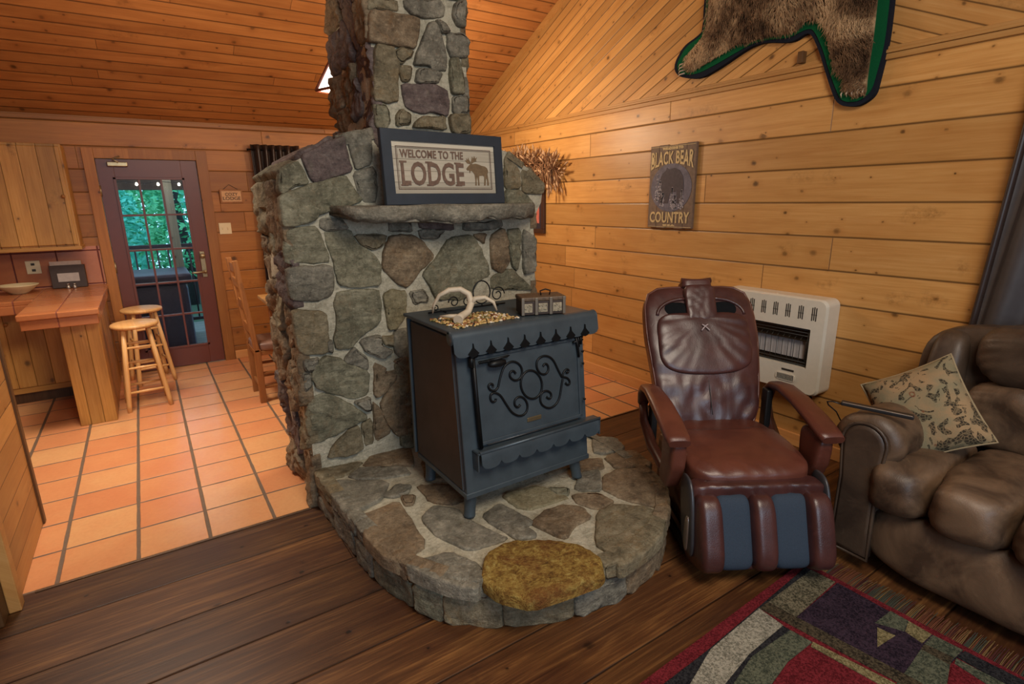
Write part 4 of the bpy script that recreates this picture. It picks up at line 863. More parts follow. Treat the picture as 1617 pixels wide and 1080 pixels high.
# chimney column
bm = NB()
CX0, CX1, CZ0 = 1.075, 1.60, 1.88
CTOP = ceil_z(YS)+.02
rough_prism(bm, [(CX0, CZ0), (CX1, CZ0), (CX1, CTOP), (CX0, CTOP)], YS, 3.50, MI_MORTAR)
for k, (mi, poly) in enumerate(COL):
    poly = [(max(CX0-.012, a), b) for a, b in poly]
    stone(bm, poly, (0, YS, 0), WX, WZ, (0, -1, 0), random.uniform(.02, .035), mi, 400+k, rough=1.0)
for k, c in enumerate(cells(CX0-.01, CX1+.01, 2.64, CTOP-.02, .21, .17, .010, 31)):
    stone(bm, c, (0, YS, 0), WX, WZ, (0, -1, 0), .028, random.choice([0, 1, 2, 3, 5]), 430+k, rough=.9)
for k, c in enumerate(cells(YS-.005, 3.505, CZ0, CTOP-.25, .19, .25, .008, 33, jit=.46)):
    stone(bm, c, (CX0, 0, 0), WY, WZ, (-1, 0, 0), random.uniform(.010, .034), random.choice([3, 2, 3, 2]), 480+k, rough=1.6, step=.016)
for k, c in enumerate(cells(YS, 3.50, CZ0, CTOP-.25, .2, .2, .012, 34)):
    stone(bm, c, (CX1, 0, 0), WY, WZ, WX, random.uniform(.008, .022), random.choice([0, 1, 2, 5]), 540+k, rough=.8)
fixn(bm)
for v in bm.verts: v.co.z = min(v.co.z, ceil_z(v.co.y)-.006)
obj('chimney_column', bm, STONES, chim)
# mantel slab: one long ragged flagstone
bm = NB()
front = [(.80, 2.66), (.86, 2.60), (.98, 2.575), (1.12, 2.56), (1.3, 2.572), (1.45, 2.56), (1.6, 2.575), (1.72, 2.59), (1.84, 2.62), (1.93, 2.68), (2.0, 2.76), (2.02, YS)]
outl = [(.79, YS)]+front
p = resample(outl, .03); rings = []
top = []
for zz, ins in ((1.602, .008), (1.590, 0), (1.555, .003), (1.53, .012), (1.518, .03)):
    ring = []
    for a, b in p:
        n1 = noise.noise(Vector((a*11, b*11, zz*14)))
        low = (1.61-zz)*(.25 if a < 1.05 else 0)
        zz2 = zz + (.008*noise.noise(Vector((a*9, b*9, 2)))) + (.018*noise.noise(Vector((a*17, zz*9, 1))) if zz < 1.56 else 0) + (-.02*noise.noise(Vector((a*4, 3, 1))) if zz < 1.56 else 0) + (.03*max(0, (1.05-a)/.25) if zz < 1.54 else 0)
        ring.append(bm.verts.new((a, min(YS+.01, b+ins+.022*n1 if b < YS-.01 else YS+.01), zz2)))
    rings.append(ring)
m = len(p)
for A, B in zip(rings, rings[1:]):
    for i in range(m):
        f = bm.faces.new((A[i], A[(i+1) % m], B[(i+1) % m], B[i])); f.smooth = True
bm.faces.new(rings[0][::-1]); bm.faces.new(rings[-1])
fixn(bm); obj('mantel_slab', bm, [STN[1]], chim, label='projecting grey mantel slab')
# hearth
HT = .205
HOUT = [(.578, YS), (.585, 2.60), (.60, 2.25), (.63, 2.0), (.68, 1.80), (.77, 1.65), (.90, 1.53), (1.05, 1.44), (1.22, 1.385), (1.40, 1.355), (1.58, 1.365), (1.74, 1.42), (1.88, 1.51), (2.0, 1.64), (2.07, 1.80), (2.12, 2.0), (2.15, 2.25), (2.13, 2.5), (2.10, YS)]
hs = resample(HOUT, .05)
bm = NB()
def shrink(poly, d):
    cx, cy = 1.35, 2.2
    return [(cx+(a-cx)*(1-d/max(.3, math.hypot(a-cx, b-cy))), cy+(b-cy)*(1-d/max(.3, math.hypot(a-cx, b-cy))) if b < YS-.01 else b) for a, b in poly]
core = shrink(hs, .035)
prism(bm, core, (0, 0, 0), WX, WY, WZ, 0, HT, MI_MORTAR)
fixn(bm)
for k, (mi, poly) in enumerate(HEA):
    if mi == 6: continue
    rim = min(math.hypot(a-b_[0], b-b_[1]) for a, b in poly for b_ in hs) < .05
    stone(bm, poly, (0, 0, HT), WX, WY, WZ, .014, mi, 600+k, rough=.32, skirt=.05 if rim else .02)
# rim stones of the vertical riser
acc = 0; segs = []; pts = hs[:-1]
tot = [0]
for i in range(1, len(hs)): tot.append(tot[-1]+math.hypot(hs[i][0]-hs[i-1][0], hs[i][1]-hs[i-1][1]))
def at_len(s):
    for i in range(1, len(hs)):
        if tot[i] >= s:
            t = (s-tot[i-1])/(tot[i]-tot[i-1]); return Vector((hs[i-1][0]+(hs[i][0]-hs[i-1][0])*t, hs[i-1][1]+(hs[i][1]-hs[i-1][1])*t, 0))
    return Vector((hs[-1-1][0], hs[-2][1], 0))
s = .0; k = 0
tl = tot[-1]
tl = tl-0.0
while s < tl-.06:
    w = random.uniform(.15, .30); e = min(tl-.005, s+w)
    P, Q = at_len(s), at_len(e); d = Q-P
    if d.length < .03: break
    L = d.length; d.normalize(); n = Vector((d.y, -d.x, 0))
    if n.dot(P-Vector((1.35, 2.3, 0))) < 0: n = -n
    off = -.032
    zt = HT-random.uniform(.055, .075)
    if random.random() < .18:
        zm = random.uniform(.06, .09)
        stone(bm, [(.006, .0), (L-.006, .0), (L-.006, zm-.005), (.006, zm-.005)], P+n*off, d, WZ, n, .030, random.choice([1, 2, 5, 4]), 700+k, rough=.6)
        stone(bm, [(.006, zm+.005), (L-.006, zm+.005), (L-.006, zt), (.006, zt)], P+n*off, d, WZ, n, .030, random.choice([1, 2, 5]), 720+k, rough=.6)
    else:
        stone(bm, [(.006, .0), (L-.006, .0), (L-.006, zt), (.006, zt)], P+n*off, d, WZ, n, .030, random.choice([1, 2, 2, 5, 0]), 700+k, rough=.6)
    s = e; k += 1
# thick edge of the flagstones around the rim
s = .0; k = 0
for w, mi in ((.30, 5), (.42, 1), (.48, 2), (.185, 1), (.485, -1), (.06, 5), (.40, 5), (.34, 2), (.30, 2), (.3, 1), (.3, 1), (.3, 1)):
    e = min(tl-.002, s+w)
    if mi >= 0:
        a = s
        while a < e-.01:
            b = min(e, a+.105)
            P, Q = at_len(a), at_len(b); d = Q-P; L = d.length
            if L > .01:
                d.normalize(); n = Vector((d.y, -d.x, 0))
                if n.dot(P-Vector((1.35, 2.3, 0))) < 0: n = -n
                stone(bm, [(-.006, HT-.062), (L+.006, HT-.062), (L+.006, HT+.012), (-.006, HT+.012)], P+n*(-.035), d, WZ, n, .038, mi, 800+k*7+int(a*50), rough=.45, step=.016)
            a = b
    s = e; k += 1
fixn(bm)
hearth = obj('hearth', bm, STONES, chim)
bm = NB()
gold = [(.965, 1.675), (1.092, 1.702), (1.229, 1.638), (1.33, 1.50), (1.335, 1.40), (1.275, 1.325), (1.12, 1.345), (.975, 1.37), (.90, 1.47), (.885, 1.56)]
stone(bm, gold, (0, 0, HT-.024), WX, WY, WZ, .050, 6, 999, rough=.6, skirt=.006, step=.012, gr=.010)
fixn(bm)
obj('flagstone', bm, STONES, hearth, label='thick golden brown flagstone at the front of the hearth')
rebase(chim, (1.33, 3.0, 0))

# ------------------------------------------------------------------ wood stove
st = thing('wood_stove', 'blue-black cast iron wood stove with scrollwork door standing on the hearth', 'stove')
HZ = .222
x0, x1 = 1.02, 1.735
def yfront(z): return 1.93+(z-.36)*(.065/.7)
bm = NB()
prism(bm, [(yfront(.345)-.0, .345), (2.445, .345), (2.445, 1.075), (yfront(1.075), 1.075)], (x0+.006, 0, 0), WY, WZ, WX, 0, x1-x0-.012)
prism(bm, [(yfront(.34)-.004, .335), (2.45, .335), (2.45, .36), (yfront(.36)-.004, .36)], (x0, 0, 0), WY, WZ, WX, 0, x1-x0)
# side plates slightly proud, and rear heat shield
for xa, xb in ((x0-.004, x0+.010), (x1-.010, x1+.004)):
    f0 = len(bm.faces)
    prism(bm, [(yfront(.37)+.018, .37), (2.43, .37), (2.43, 1.06), (yfront(1.06)+.018, 1.06)], (xa, 0, 0), WY, WZ, WX, 0, xb-xa, 1)
box(bm, x0-.01, x1+.01, 2.452, 2.468, .36, 1.07, .002)
fixn(bm); bmesh.ops.bevel(bm, geom=[e for e in bm.edges if e.is_manifold and e.calc_face_angle(0) > .8], offset=.003, segments=1, affect='EDGES')
obj('stove_body', bm, [M_iron, M_iron_side], st)
bm = NB(); box(bm, x0-.022, x1+.028, 1.985, 2.475, 1.078, 1.094, .004); obj('top_plate', bm, M_iron, st)
def scallop(n, w, dep, z0, n_pts=8, point=False):
    """lower edge of a scalloped lip: list of (x, z) from 0..w"""
    out = []
    for i in range(n):
        for k in range(n_pts+1):
            a = k/n_pts; x = (i+a)*w/n
            out.append((x, z0-dep*math.sqrt(max(0, 1-(2*a-1)**2))))
    return out
# rolled front lip with scallops
bm = NB()
xa, xb = x0-.022, x1+.055
rollc = (yfront(1.06)-.012, 1.064); rr_ = .030
nx = 9*9-1
lip = scallop(9, xb-xa, .024, 1.008)
for th in (0.0, .004):
    V = []
    for (lx, lz) in lip:
        row = []
        for j in range(9):
            a = R(90+ j*90/8)
            row.append(bm.verts.new((xa+lx, rollc[0]+(rr_-th)*math.cos(a), rollc[1]+(rr_-th)*math.sin(a))))
        row.append(bm.verts.new((xa+lx, rollc[0]-rr_+th-.006, 1.035)))
        row.append(bm.verts.new((xa+lx, rollc[0]-rr_+th-.010, 1.0085)))
        row.append(bm.verts.new((xa+lx, rollc[0]-rr_+th-.012, lz)))
        V.append(row)
    for A, B in zip(V, V[1:]):
        if (A[0].co-B[0].co).length < 1e-5: continue
        for j in range(len(A)-1):
            f = bm.faces.new((A[j], B[j], B[j+1], A[j+1])); f.smooth = True
bmesh.ops.remove_doubles(bm, verts=bm.verts[:], dist=1e-5)
for xe in (xa+.0, xb-.004): lathe(bm, [(0, 0), (rr_+.001, 0), (rr_+.001, .004), (0, .004)], (xe, rollc[0], rollc[1]), 20, axis='x')
obj('scalloped_valance', bm, M_iron, st)
# little dark ogee points between the scallops
for i in range(1, 9):
    bm = NB(); cx_ = xa+.0+(xb-xa)*i/9
    yy = rollc[0]-rr_-.016
    prism(bm, [(cx_-.027, .996), (cx_-.015, 1.008), (cx_-.004, 1.020), (cx_, 1.040), (cx_+.004, 1.020), (cx_+.015, 1.008), (cx_+.027, .996), (cx_+.016, .985), (cx_, .981), (cx_-.016, .985)], (0, yy, 0), WX, WZ, WY, 0, .012)
    fixn(bm); obj('valance_cutout', bm, M_iron_d, st)
# door
dsl = (0, .065/.7, 1)
bm = NB()
DM = Matrix.Translation((0, 0, 0))
prism(bm, [(1.10, .575), (1.685, .575), (1.685, .975), (1.10, .975)], (0, 1.912, 0), WX, WZ, WY, -.002, .05)
for v in bm.verts: v.co.y += (v.co.z-.36)*(.065/.7)
fixn(bm); bmesh.ops.bevel(bm, geom=bm.edges[:], offset=.006, segments=2, affect='EDGES')
for (a, b, c, d) in ((1.10, 1.685, .575, .592), (1.10, 1.685, .962, .975), (1.668, 1.685, .58, .97)):
    vs = box(bm, a, b, 1.902, 1.915, c, d, .003)
    for v in vs:
        if v.is_valid: v.co.y += (v.co.z-.36)*(.065/.7)
sd = obj('stove_door', bm, M_iron, st)
def onf(p, off=.0): return Vector((p[0], 1.909+(p[1]-.36)*(.065/.7)-off, p[1]))
for pl in ORN:
    bm = NB(); q = [onf(p, .003) for p in pl]
    # smooth the scroll
    for _ in range(2):
        r = [q[0]]
        for a, b in zip(q, q[1:]): r += [a.lerp(b, .25), a.lerp(b, .75)]
        q = r+[q[-1]]
    tube(bm, q, [.0052]*(len(q)-3)+[.005, .0062, .006], 8)
    obj('scroll', bm, M_iron_d, sd)
bm = NB(); tube(bm, [onf((1.092, .99), .006), onf((1.094, .80), .008), onf((1.10, .565), .006)], .0095, 10)
tube(bm, [onf((1.076, .975), .01), onf((1.11, .98), .012)], .008, 8); tube(bm, [onf((1.084, .93), .006), onf((1.084, .985), .006)], .012, 8)
obj('hinge_rod', bm, M_iron_d, st)
bm = NB()
coil = [onf((1.11+.055*i/40, .950+.006*math.cos(i*1.2)), .022+.006*math.sin(i*1.2)) for i in range(41)]
tube(bm, coil, .0022, 6); tube(bm, [onf((1.165, .952), .022), onf((1.25, .955), .024), onf((1.268, .957), .02)], [.006, .005, .003], 8)
lathe(bm, [(0, -.045), (.012, -.038), (.017, -.015), (.017, .015), (.012, .038), (0, .045)], onf((1.20, .935), .028), 14, axis='x')
obj('door_handle', bm, M_iron_d, sd)
bm = NB()
for p, q in (((1.63, .985), (1.70, .975)), ((1.64, .955), (1.70, .962)), ((1.672, .99), (1.675, .93)), ((1.69, .985), (1.688, .94))): tube(bm, [onf(p, .010), onf(q, .010)], .006, 8)
tube(bm, [onf((1.655, .985), .012), onf((1.665, .94), .013), onf((1.672, .88), .010)], .006, 8)
for z in (.9, .84, .66): lathe(bm, [(0, 0), (.006, 0), (.006, .006), (0, .006)], onf((1.705, z), .004), 10, axis='y')
obj('latch', bm, M_iron_d, sd)
bm = NB(); q = onf((1.395, .632)); box(bm, q.x-.040, q.x+.040, q.y-.004, q.y+.002, .622, .643, .002); obj('name_plate', bm, M_brass, sd, label='small worn brass plate')
# ash lip
bm = NB()
xa, xb = 1.065, 1.775
lip = scallop(7, xb-xa-.03, .024, .503)
ys = yfront(.55)
box(bm, xa, xb, ys-.055, ys+.0, .548, .556, .002); box(bm, xa, xa+.006, ys-.055, ys, .47, .556, .001); box(bm, xb-.006, xb, ys-.055, ys+.0, .47, .556, .001)
V = []
for th in (0, .005):
    V = []
    for lx, lz in lip:
        V.append([bm.verts.new((xa+.015+lx, ys-.050-th-.012*(j/4)**.6, z_)) for j, z_ in enumerate((.556, .545, .525, .504, lz))])
    for A, B in zip(V, V[1:]):
        if (A[0].co-B[0].co).length < 1e-5: continue
        for j in range(4):
            f = bm.faces.new((A[j], B[j], B[j+1], A[j+1])); f.smooth = True
bmesh.ops.remove_doubles(bm, verts=bm.verts[:], dist=1e-5)
tube(bm, [(xa+.01, ys-.054, .557), (xb-.003, ys-.054, .557)], .0075, 10)
obj('ash_lip', bm, M_iron, st)
bm = NB(); tube(bm, [(1.14, ys-.012, .570), (1.66, ys-.012, .570)], .006, 8); obj('hinge_bar', bm, M_steel, st)
for lx, ly in ((1.075, 1.985), (1.675, 1.985), (1.075, 2.40), (1.675, 2.40)):
    bm = NB(); dx = -.018 if lx < 1.3 else .022
    lathe(bm, [(.036, .125), (.031, .10), (.026, .03), (.027, .008), (.028, 0)], (0, 0, 0), 14)
    for v in bm.verts: v.co = Vector((v.co.x+lx+dx*(1-v.co.z/.12), v.co.y+ly-.01*(1-v.co.z/.12), v.co.z+HZ))
    obj('leg', bm, M_iron, st)
rebase(st, (1.38, 2.2, HZ))
# ------------------------------------------------------------------ things on the stove
TOPZ = 1.0945
rnd = random.Random(8)
bm = NB()
cA, cB = Vector((1.03, 2.20)), Vector((1.39, 2.03))
cs = [Vector((1.03, 2.24)), Vector((1.045, 2.00)), Vector((1.385, 2.035)), Vector((1.34, 2.25))]
for i in range(520):
    a, b = rnd.random(), rnd.random()
    p = (cs[0]*(1-a)+cs[3]*a)*(1-b)+(cs[1]*(1-a)+cs[2]*a)*b
    r = rnd.uniform(.005, .0095); h = rnd.uniform(.003, .010)
    ang = rnd.uniform(0, PI); M = Matrix.Translation((p.x, p.y, TOPZ+h*.6)) @ Matrix.Rotation(ang, 4, 'Z') @ Matrix.Diagonal((r*1.5, r*.8, h*.7, 1))
    g = bmesh.ops.create_icosphere(bm, subdivisions=1, radius=1, matrix=M)
    mi = rnd.choice([0, 0, 1, 2, 3])
    for v in g['verts']:
        for f in v.link_faces: f.material_index = mi; f.smooth = True
o = tag(obj('beaded_mat', bm, [plain('tan_beads', srgb(196, 164, 104), .5), plain('olive_beads', srgb(128, 116, 64), .5), plain('rust_beads', srgb(142, 92, 54), .5), plain('cream_beads', srgb(220, 206, 180), .5)]), 'small mottled mat of tan and cream pebbly pieces spread under the antler', 'mat', kind='stuff')
bm = NB()
base = Vector((1.115, 2.10, TOPZ+.022))
tube(bm, [(1.095, 2.085, TOPZ+.020), (1.12, 2.11, TOPZ+.026), (1.17, 2.13, TOPZ+.040), (1.20, 2.15, TOPZ+.075), (1.195, 2.165, TOPZ+.115), (1.16, 2.18, TOPZ+.138), (1.11, 2.19, TOPZ+.138), (1.07, 2.21, TOPZ+.115), (1.05, 2.23, TOPZ+.07), (1.048, 2.24, TOPZ+.03)], [.022, .018, .016, .0165, .015, .013, .011, .009, .006, .003], 14)
tube(bm, [(1.195, 2.148, TOPZ+.068), (1.215, 2.14, TOPZ+.095), (1.255, 2.12, TOPZ+.098), (1.29, 2.105, TOPZ+.075), (1.305, 2.10, TOPZ+.035)], [.013, .0125, .010, .008, .003], 12)
tube(bm, [(1.12, 2.115, TOPZ+.028), (1.08, 2.14, TOPZ+.03), (1.05, 2.17, TOPZ+.028)], [.012, .009, .003], 10)
for v in bm.verts: v.co += Vector((.002*noise.noise(v.co*60), .002*noise.noise(v.co*60+Vector((5, 0, 0))), .002*noise.noise(v.co*60+Vector((0, 9, 0)))))
tag(obj('antler', bm, M_antler), 'pale curved deer antler lying on the stove top', 'antler')
t = thing('trinket_chest', 'small carved metal-bound chest on the right of the stove top', 'box', (1.535, 2.075, TOPZ), R(-20))
M_chest = plain('carved_chest_wood', srgb(92, 74, 56), .6, nz=.35, scale=60, bump=.5)
M_chestd = plain('dark_chest_leather', srgb(52, 38, 30), .6, nz=.2)
bm = NB(); box(bm, -.105, .105, -.06, .06, .004, .068, .003); obj('chest_body', bm, M_chestd, t)
bm = NB(); box(bm, -.109, .109, -.064, .064, .068, .088, .006); ld = obj('lid', bm, M_chest, t)
for x in (-.105, -.04, .03, .095):
    bm = NB(); box(bm, x-.005, x+.010, -.068, -.058, .004, .086, .002); obj('metal_strap', bm, M_steel if 0 else plain('pewter_strap', srgb(120, 110, 96), .45, .5), t)
for x, mt in ((-.078, 'a'), (-.005, 'b'), (.065, 'c')):
    bm = NB(); box(bm, x-.022, x+.022, -.0635, -.058, .016, .058, .002)
    for k in range(9): 
        bmesh.ops.create_icosphere(bm, subdivisions=1, radius=.005, matrix=Matrix.Translation((x+rnd.uniform(-.018, .018), -.064, .036+rnd.uniform(-.018, .018))))
    obj('carved_panel', bm, plain('carved_panel_'+mt, srgb(150, 140, 118), .6, nz=.3, scale=90), t)
bm = NB(); tube(bm, [(.0, -.01, .088), (-.005, -.012, .108), (.02, -.014, .116), (.045, -.012, .108), (.042, -.01, .088)], .0035, 8); obj('handle', bm, M_iron_d, ld)
t = thing('scroll_stand', 'black wrought iron scroll stand behind the antler on the stove', 'stand', (1.27, 2.38, TOPZ))
def spiral(cx, cz, r, turns, sgn=1, a0=0, n=28): return [Vector((cx+sgn*r*(1-.75*i/n)*math.cos(a0+turns*2*PI*i/n), 0, cz+r*(1-.75*i/n)*math.sin(a0+turns*2*PI*i/n))) for i in range(n+1)]
bm = NB()
tube(bm, [Vector((.12+.05*math.cos(a*PI/12), 0, .075+.058*math.sin(a*PI/12))) for a in range(25)], .0035, 8)
tube(bm, spiral(.215, .055, .042, 1.4), .0032, 8); tube(bm, spiral(-.04, .042, .030, 1.3, -1), .0032, 8); tube(bm, spiral(.035, .035, .027, 1.3), .0032, 8)
tube(bm, spiral(-.14, .022, .018, 1.2, -1), .003, 8); tube(bm, [(-.18, 0, .004), (.26, 0, .004)], .004, 8); tube(bm, [(.12, 0, .004), (.12, 0, .020)], .003, 6)
tube(bm, [(-.10, -.03, .003), (-.10, .03, .003)], .003, 6); tube(bm, [(.20, -.03, .003), (.20, .03, .003)], .003, 6)
obj('scrollwork', bm, M_iron_d, t)

# ------------------------------------------------------------------ framed lodge sign on the mantel
t = thing('framed_sign', 'slate-framed sign reading Welcome to the Lodge standing on the mantel slab', 'sign', (1.372, 2.66, 1.603), rot=(R(-4), 0, R(6)))
W_, H_ = .735, .358
bm = NB()
fw = .054
fo_ = [(-W_/2, 0), (W_/2, 0), (W_/2, H_), (-W_/2, H_)]; fi_ = [(-W_/2+fw, fw), (W_/2-fw, fw), (W_/2-fw, H_-fw), (-W_/2+fw, H_-fw)]
A_ = [[bm.verts.new((a, y_, b)) for a, b in q_] for q_, y_ in ((fo_, .013), (fo_, -.010), ([(a*.994, b+.002*(1 if b < .1 else -1)) for a, b in fo_], -.013), (fi_, -.013), (fi_, .013))]
for P_, Q_ in zip(A_, A_[1:]+A_[:1]):
    for i in range(4): bm.faces.new((P_[i], P_[(i+1) % 4], Q_[(i+1) % 4], Q_[i]))
fixn(bm)
obj('frame', bm, M_frame, t)
bm = NB(); box(bm, -W_/2+fw-.003, W_/2-fw+.003, -.002, .006, fw-.003, H_-fw+.003); pn = obj('sign_panel', bm, M_signpale, t)
yf = -.0035
def rectline(bm, a, b, c, d, w):
    box(bm, a, b, yf, yf+.0022, c, c+w); box(bm, a, b, yf, yf+.0022, d-w, d); box(bm, a, a+w, yf, yf+.0022, c+w, d-w); box(bm, b-w, b, yf, yf+.0022, c+w, d-w)
bm = NB(); rectline(bm, -.290, .290, .075, .282, .004); rectline(bm, -.282, .282, .083, .274, .0015); obj('border_line', bm, M_letter, t)
def serif_text(bm, s, cx, cz, h, w_total):
    tb = text_mesh(s, h*1.38, .0012, .0035*h/.1, 1.0, 1.05)
    xs = [v.co.x for v in tb.verts]; zs = [v.co.y for v in tb.verts]
    sc = w_total/(max(xs)-min(xs)); sz = h/(max(zs)-min(zs)); mx, mz = (max(xs)+min(xs))/2, (max(zs)+min(zs))/2
    for v in tb.verts: v.co.x = (v.co.x-mx)*sc; v.co.y = (v.co.y-mz)*sz
    merge(bm, tb, frameM((cx, yf-.0008, cz), WX, WZ, (0, -1, 0)))
bm = NB(); serif_text(bm, 'WELCOME TO THE', -.082, .247, .040, .375)
serif_text(bm, 'LODGE', -.082, .152, .116, .375)
# slab serifs on the big word
for x, z in ((-.255, .208), (-.255, .0965), (-.108, .208), (-.108, .0965), (.068, .208), (.068, .0965)):
    box(bm, x-.020, x+.020, yf-.001, yf+.001, z-.0045, z+.0045)
obj('lettering', bm, M_taupe, t)
MOO = [(0, .52), (.06, .46), (.13, .50), (.17, .60), (.12, .66), (.02, .70), (.0, .76), (.05, .74), (.05, .80), (.11, .76), (.15, .86), (.18, .76), (.22, .74), (.24, .86), (.29, .76), (.33, .80), (.42, .90), (.40, .78), (.5, .86), (.44, .74), (.30, .68), (.36, .66), (.5, .64), (.62, .66), (.76, .60), (.90, .58), (.97, .50), (1.0, .40), (.97, .34), (1.0, .20), (.98, .02), (1.02, -.02), (.93, -.02), (.93, .12), (.88, .26), (.84, .12), (.86, -.02), (.78, -.02), (.79, .14), (.80, .28), (.66, .30), (.55, .28), (.54, .12), (.56, -.02), (.48, -.02), (.49, .12), (.46, .24), (.42, .10), (.44, -.02), (.36, -.02), (.38, .14), (.36, .32), (.26, .42), (.18, .42), (.10, .40)]
MOO = [(0,.50),(.04,.45),(.12,.46),(.15,.36),(.19,.45),(.28,.42),(.36,.32),(.38,.14),(.36,-.02),(.43,-.02),(.43,.12),(.47,.27),(.50,.12),(.49,-.02),(.56,-.02),(.55,.14),(.57,.29),(.72,.30),(.80,.27),(.79,.12),(.77,-.02),(.84,-.02),(.86,.12),(.89,.24),(.93,.12),(.92,-.02),(1.0,-.02),(.99,.18),(.96,.34),(1.0,.44),(.96,.54),(.86,.60),(.70,.62),(.55,.66),(.42,.68),(.30,.66),(.22,.68),(.14,.62),(.06,.56)]
ANT = [[(.18,.66),(.05,.68),(-.04,.78),(.03,.76),(.04,.84),(.09,.78),(.12,.86),(.16,.78),(.22,.70)], [(.22,.68),(.26,.80),(.30,.90),(.34,.82),(.40,.92),(.43,.84),(.52,.88),(.46,.78),(.50,.76),(.36,.72),(.28,.68)]]
bm = NB(); sc = .145
for q_ in ANT: flat_poly(bm, [((a-.5)*sc+.195, .10+b*sc*1.12) for a, b in q_], (0, yf-.0005, 0), WX, WZ, WY, 0, .002)
flat_poly(bm, [((a-.5)*sc+.195, .10+b*sc*1.12) for a, b in MOO], (0, yf-.0005, 0), WX, WZ, WY, 0, .002); fixn(bm)
obj('moose_silhouette', bm, M_moose, t)
# ------------------------------------------------------------------ things on the right wall
def RWM(y, z, off=0.0): return frameM((XR-off, y, z), (0, -1, 0), WZ, (-1, 0, 0))   # local x to the right as seen, y up, z out of the wall
# bear country sign
t = thing('wall_sign', 'brown weathered plank sign reading Black Bear Country on the pine wall', 'sign', (0, 0, 0))
yc, zc, W_, H_ = 2.94, 1.70, .435, .61
M = RWM(yc, zc)
bm = NB()
for i in range(5): 
    a = -W_/2+W_*i/5; box(bm, a+.001, a+W_/5-.001, -H_/2-.004*(i % 2), H_/2+.003*((i+1) % 3), .004, .028, .003, M=M)
obj('plank_board', bm, M_bearsign, t)
bm = NB()
o_ = [(.196*math.cos(a*PI/20), -.005+.178*math.sin(a*PI/20)) for a in range(40)]
prism(bm, o_, M @ Vector((0, 0, 0)), (0, -1, 0), WZ, (-1, 0, 0), .0285, .0305); fixn(bm); obj('painted_oval', bm, M_bearoval, t)
bm = NB()
BEARP = [(-.10, -.12), (-.115, -.02), (-.11, .05), (-.085, .10), (-.05, .125), (-.045, .145), (-.02, .13), (.03, .14), (.08, .12), (.115, .07), (.125, 0), (.12, -.12), (.07, -.12), (.06, -.03), (.0, -.045), (-.02, -.12), (-.06, -.12), (-.06, -.04), (-.075, -.12)]
flat_poly(bm, BEARP, M @ Vector((0, 0, 0)), (0, -1, 0), WZ, (-1, 0, 0), .0308, .0325); fixn(bm); obj('bear_silhouette', bm, M_beardark, t)
bm = NB(); rnd = random.Random(3)
for (cx, cz, s, hh) in ((-.13, .0, .03, .20), (-.10, -.03, .045, .16), (-.07, -.09, .03, .10), (.02, -.08, .03, .16), (.05, -.11, .035, .10), (.11, -.09, .04, .14)):
    for k in range(34):
        a = k/34; ww = s*(1-a)*rnd.uniform(.6, 1); z_ = cz-hh/2+hh*a; x_ = cx+rnd.uniform(-ww, ww)
        box(bm, x_-.006, x_+.006, z_-.005, z_+.005, .031, .0335, M=M)
obj('painted_trees', bm, M_snow, t)
bm = NB()
def wtext(s, cx, cz, h, w, off=.0287, arc=0):
    tb = text_mesh(s, h*1.38, .001, .003, 1.0, 1.05)
    xs = [v.co.x for v in tb.verts]; zs = [v.co.y for v in tb.verts]; mx, mz = (max(xs)+min(xs))/2, (max(zs)+min(zs))/2
    sc = w/(max(xs)-min(xs)); sz = h/(max(zs)-min(zs))
    for v in tb.verts:
        x = (v.co.x-mx)*sc; y = (v.co.y-mz)*sz
        if arc: y = y + (-arc*(x/(w/2))**2 if y < 0 else 0)
        v.co.x, v.co.y = x, y
    merge(bm, tb, M @ Matrix.Translation((cx, cz, off)))
wtext('BLACK BEAR', 0, .216, .092, .405, off=.0315, arc=.04); wtext('COUNTRY', 0, -.225, .084, .385, off=.0315); wtext('WELCOME TO', 0, .283, .020, .20); wtext('U S A', 0, -.285, .014, .12)
for a, b, c, d in ((-.21, .21, .296, .299), (-.21, .21, -.299, -.296)): box(bm, a, b, c, d, .028, .030, M=M)
obj('lettering', bm, M_straw, t)
rebase(t, (XR-.01, yc, zc))
# picture partly hidden by the chimney
t = thing('framed_picture', 'dark framed picture with pink mat partly hidden behind the chimney', 'picture', (XR, 4.82, 1.50))
M = Matrix(((0, 0, -1, 0), (-1, 0, 0, 0), (0, 1, 0, 0), (0, 0, 0, 1)))
bm = NB()
for a, b, c, d in ((-.27, .27, -.215, -.17), (-.27, .27, .17, .215), (-.27, -.225, -.17, .17), (.225, .27, -.17, .17)): box(bm, a, b, c, d, .004, .035, .004, M=M)
obj('frame', bm, plain('dark_picture_frame', srgb(66, 44, 34), .4), t)
bm = NB(); box(bm, -.226, .226, -.171, .171, .006, .014, M=M); obj('mat_board', bm, plain('navy_mat_board', srgb(52, 46, 56), .7), t)
bm = NB(); box(bm, -.17, .17, -.115, .115, .014, .017, M=M); obj('print', bm, plain('pink_print', srgb(190, 104, 92), .7, nz=.3, scale=20), t)
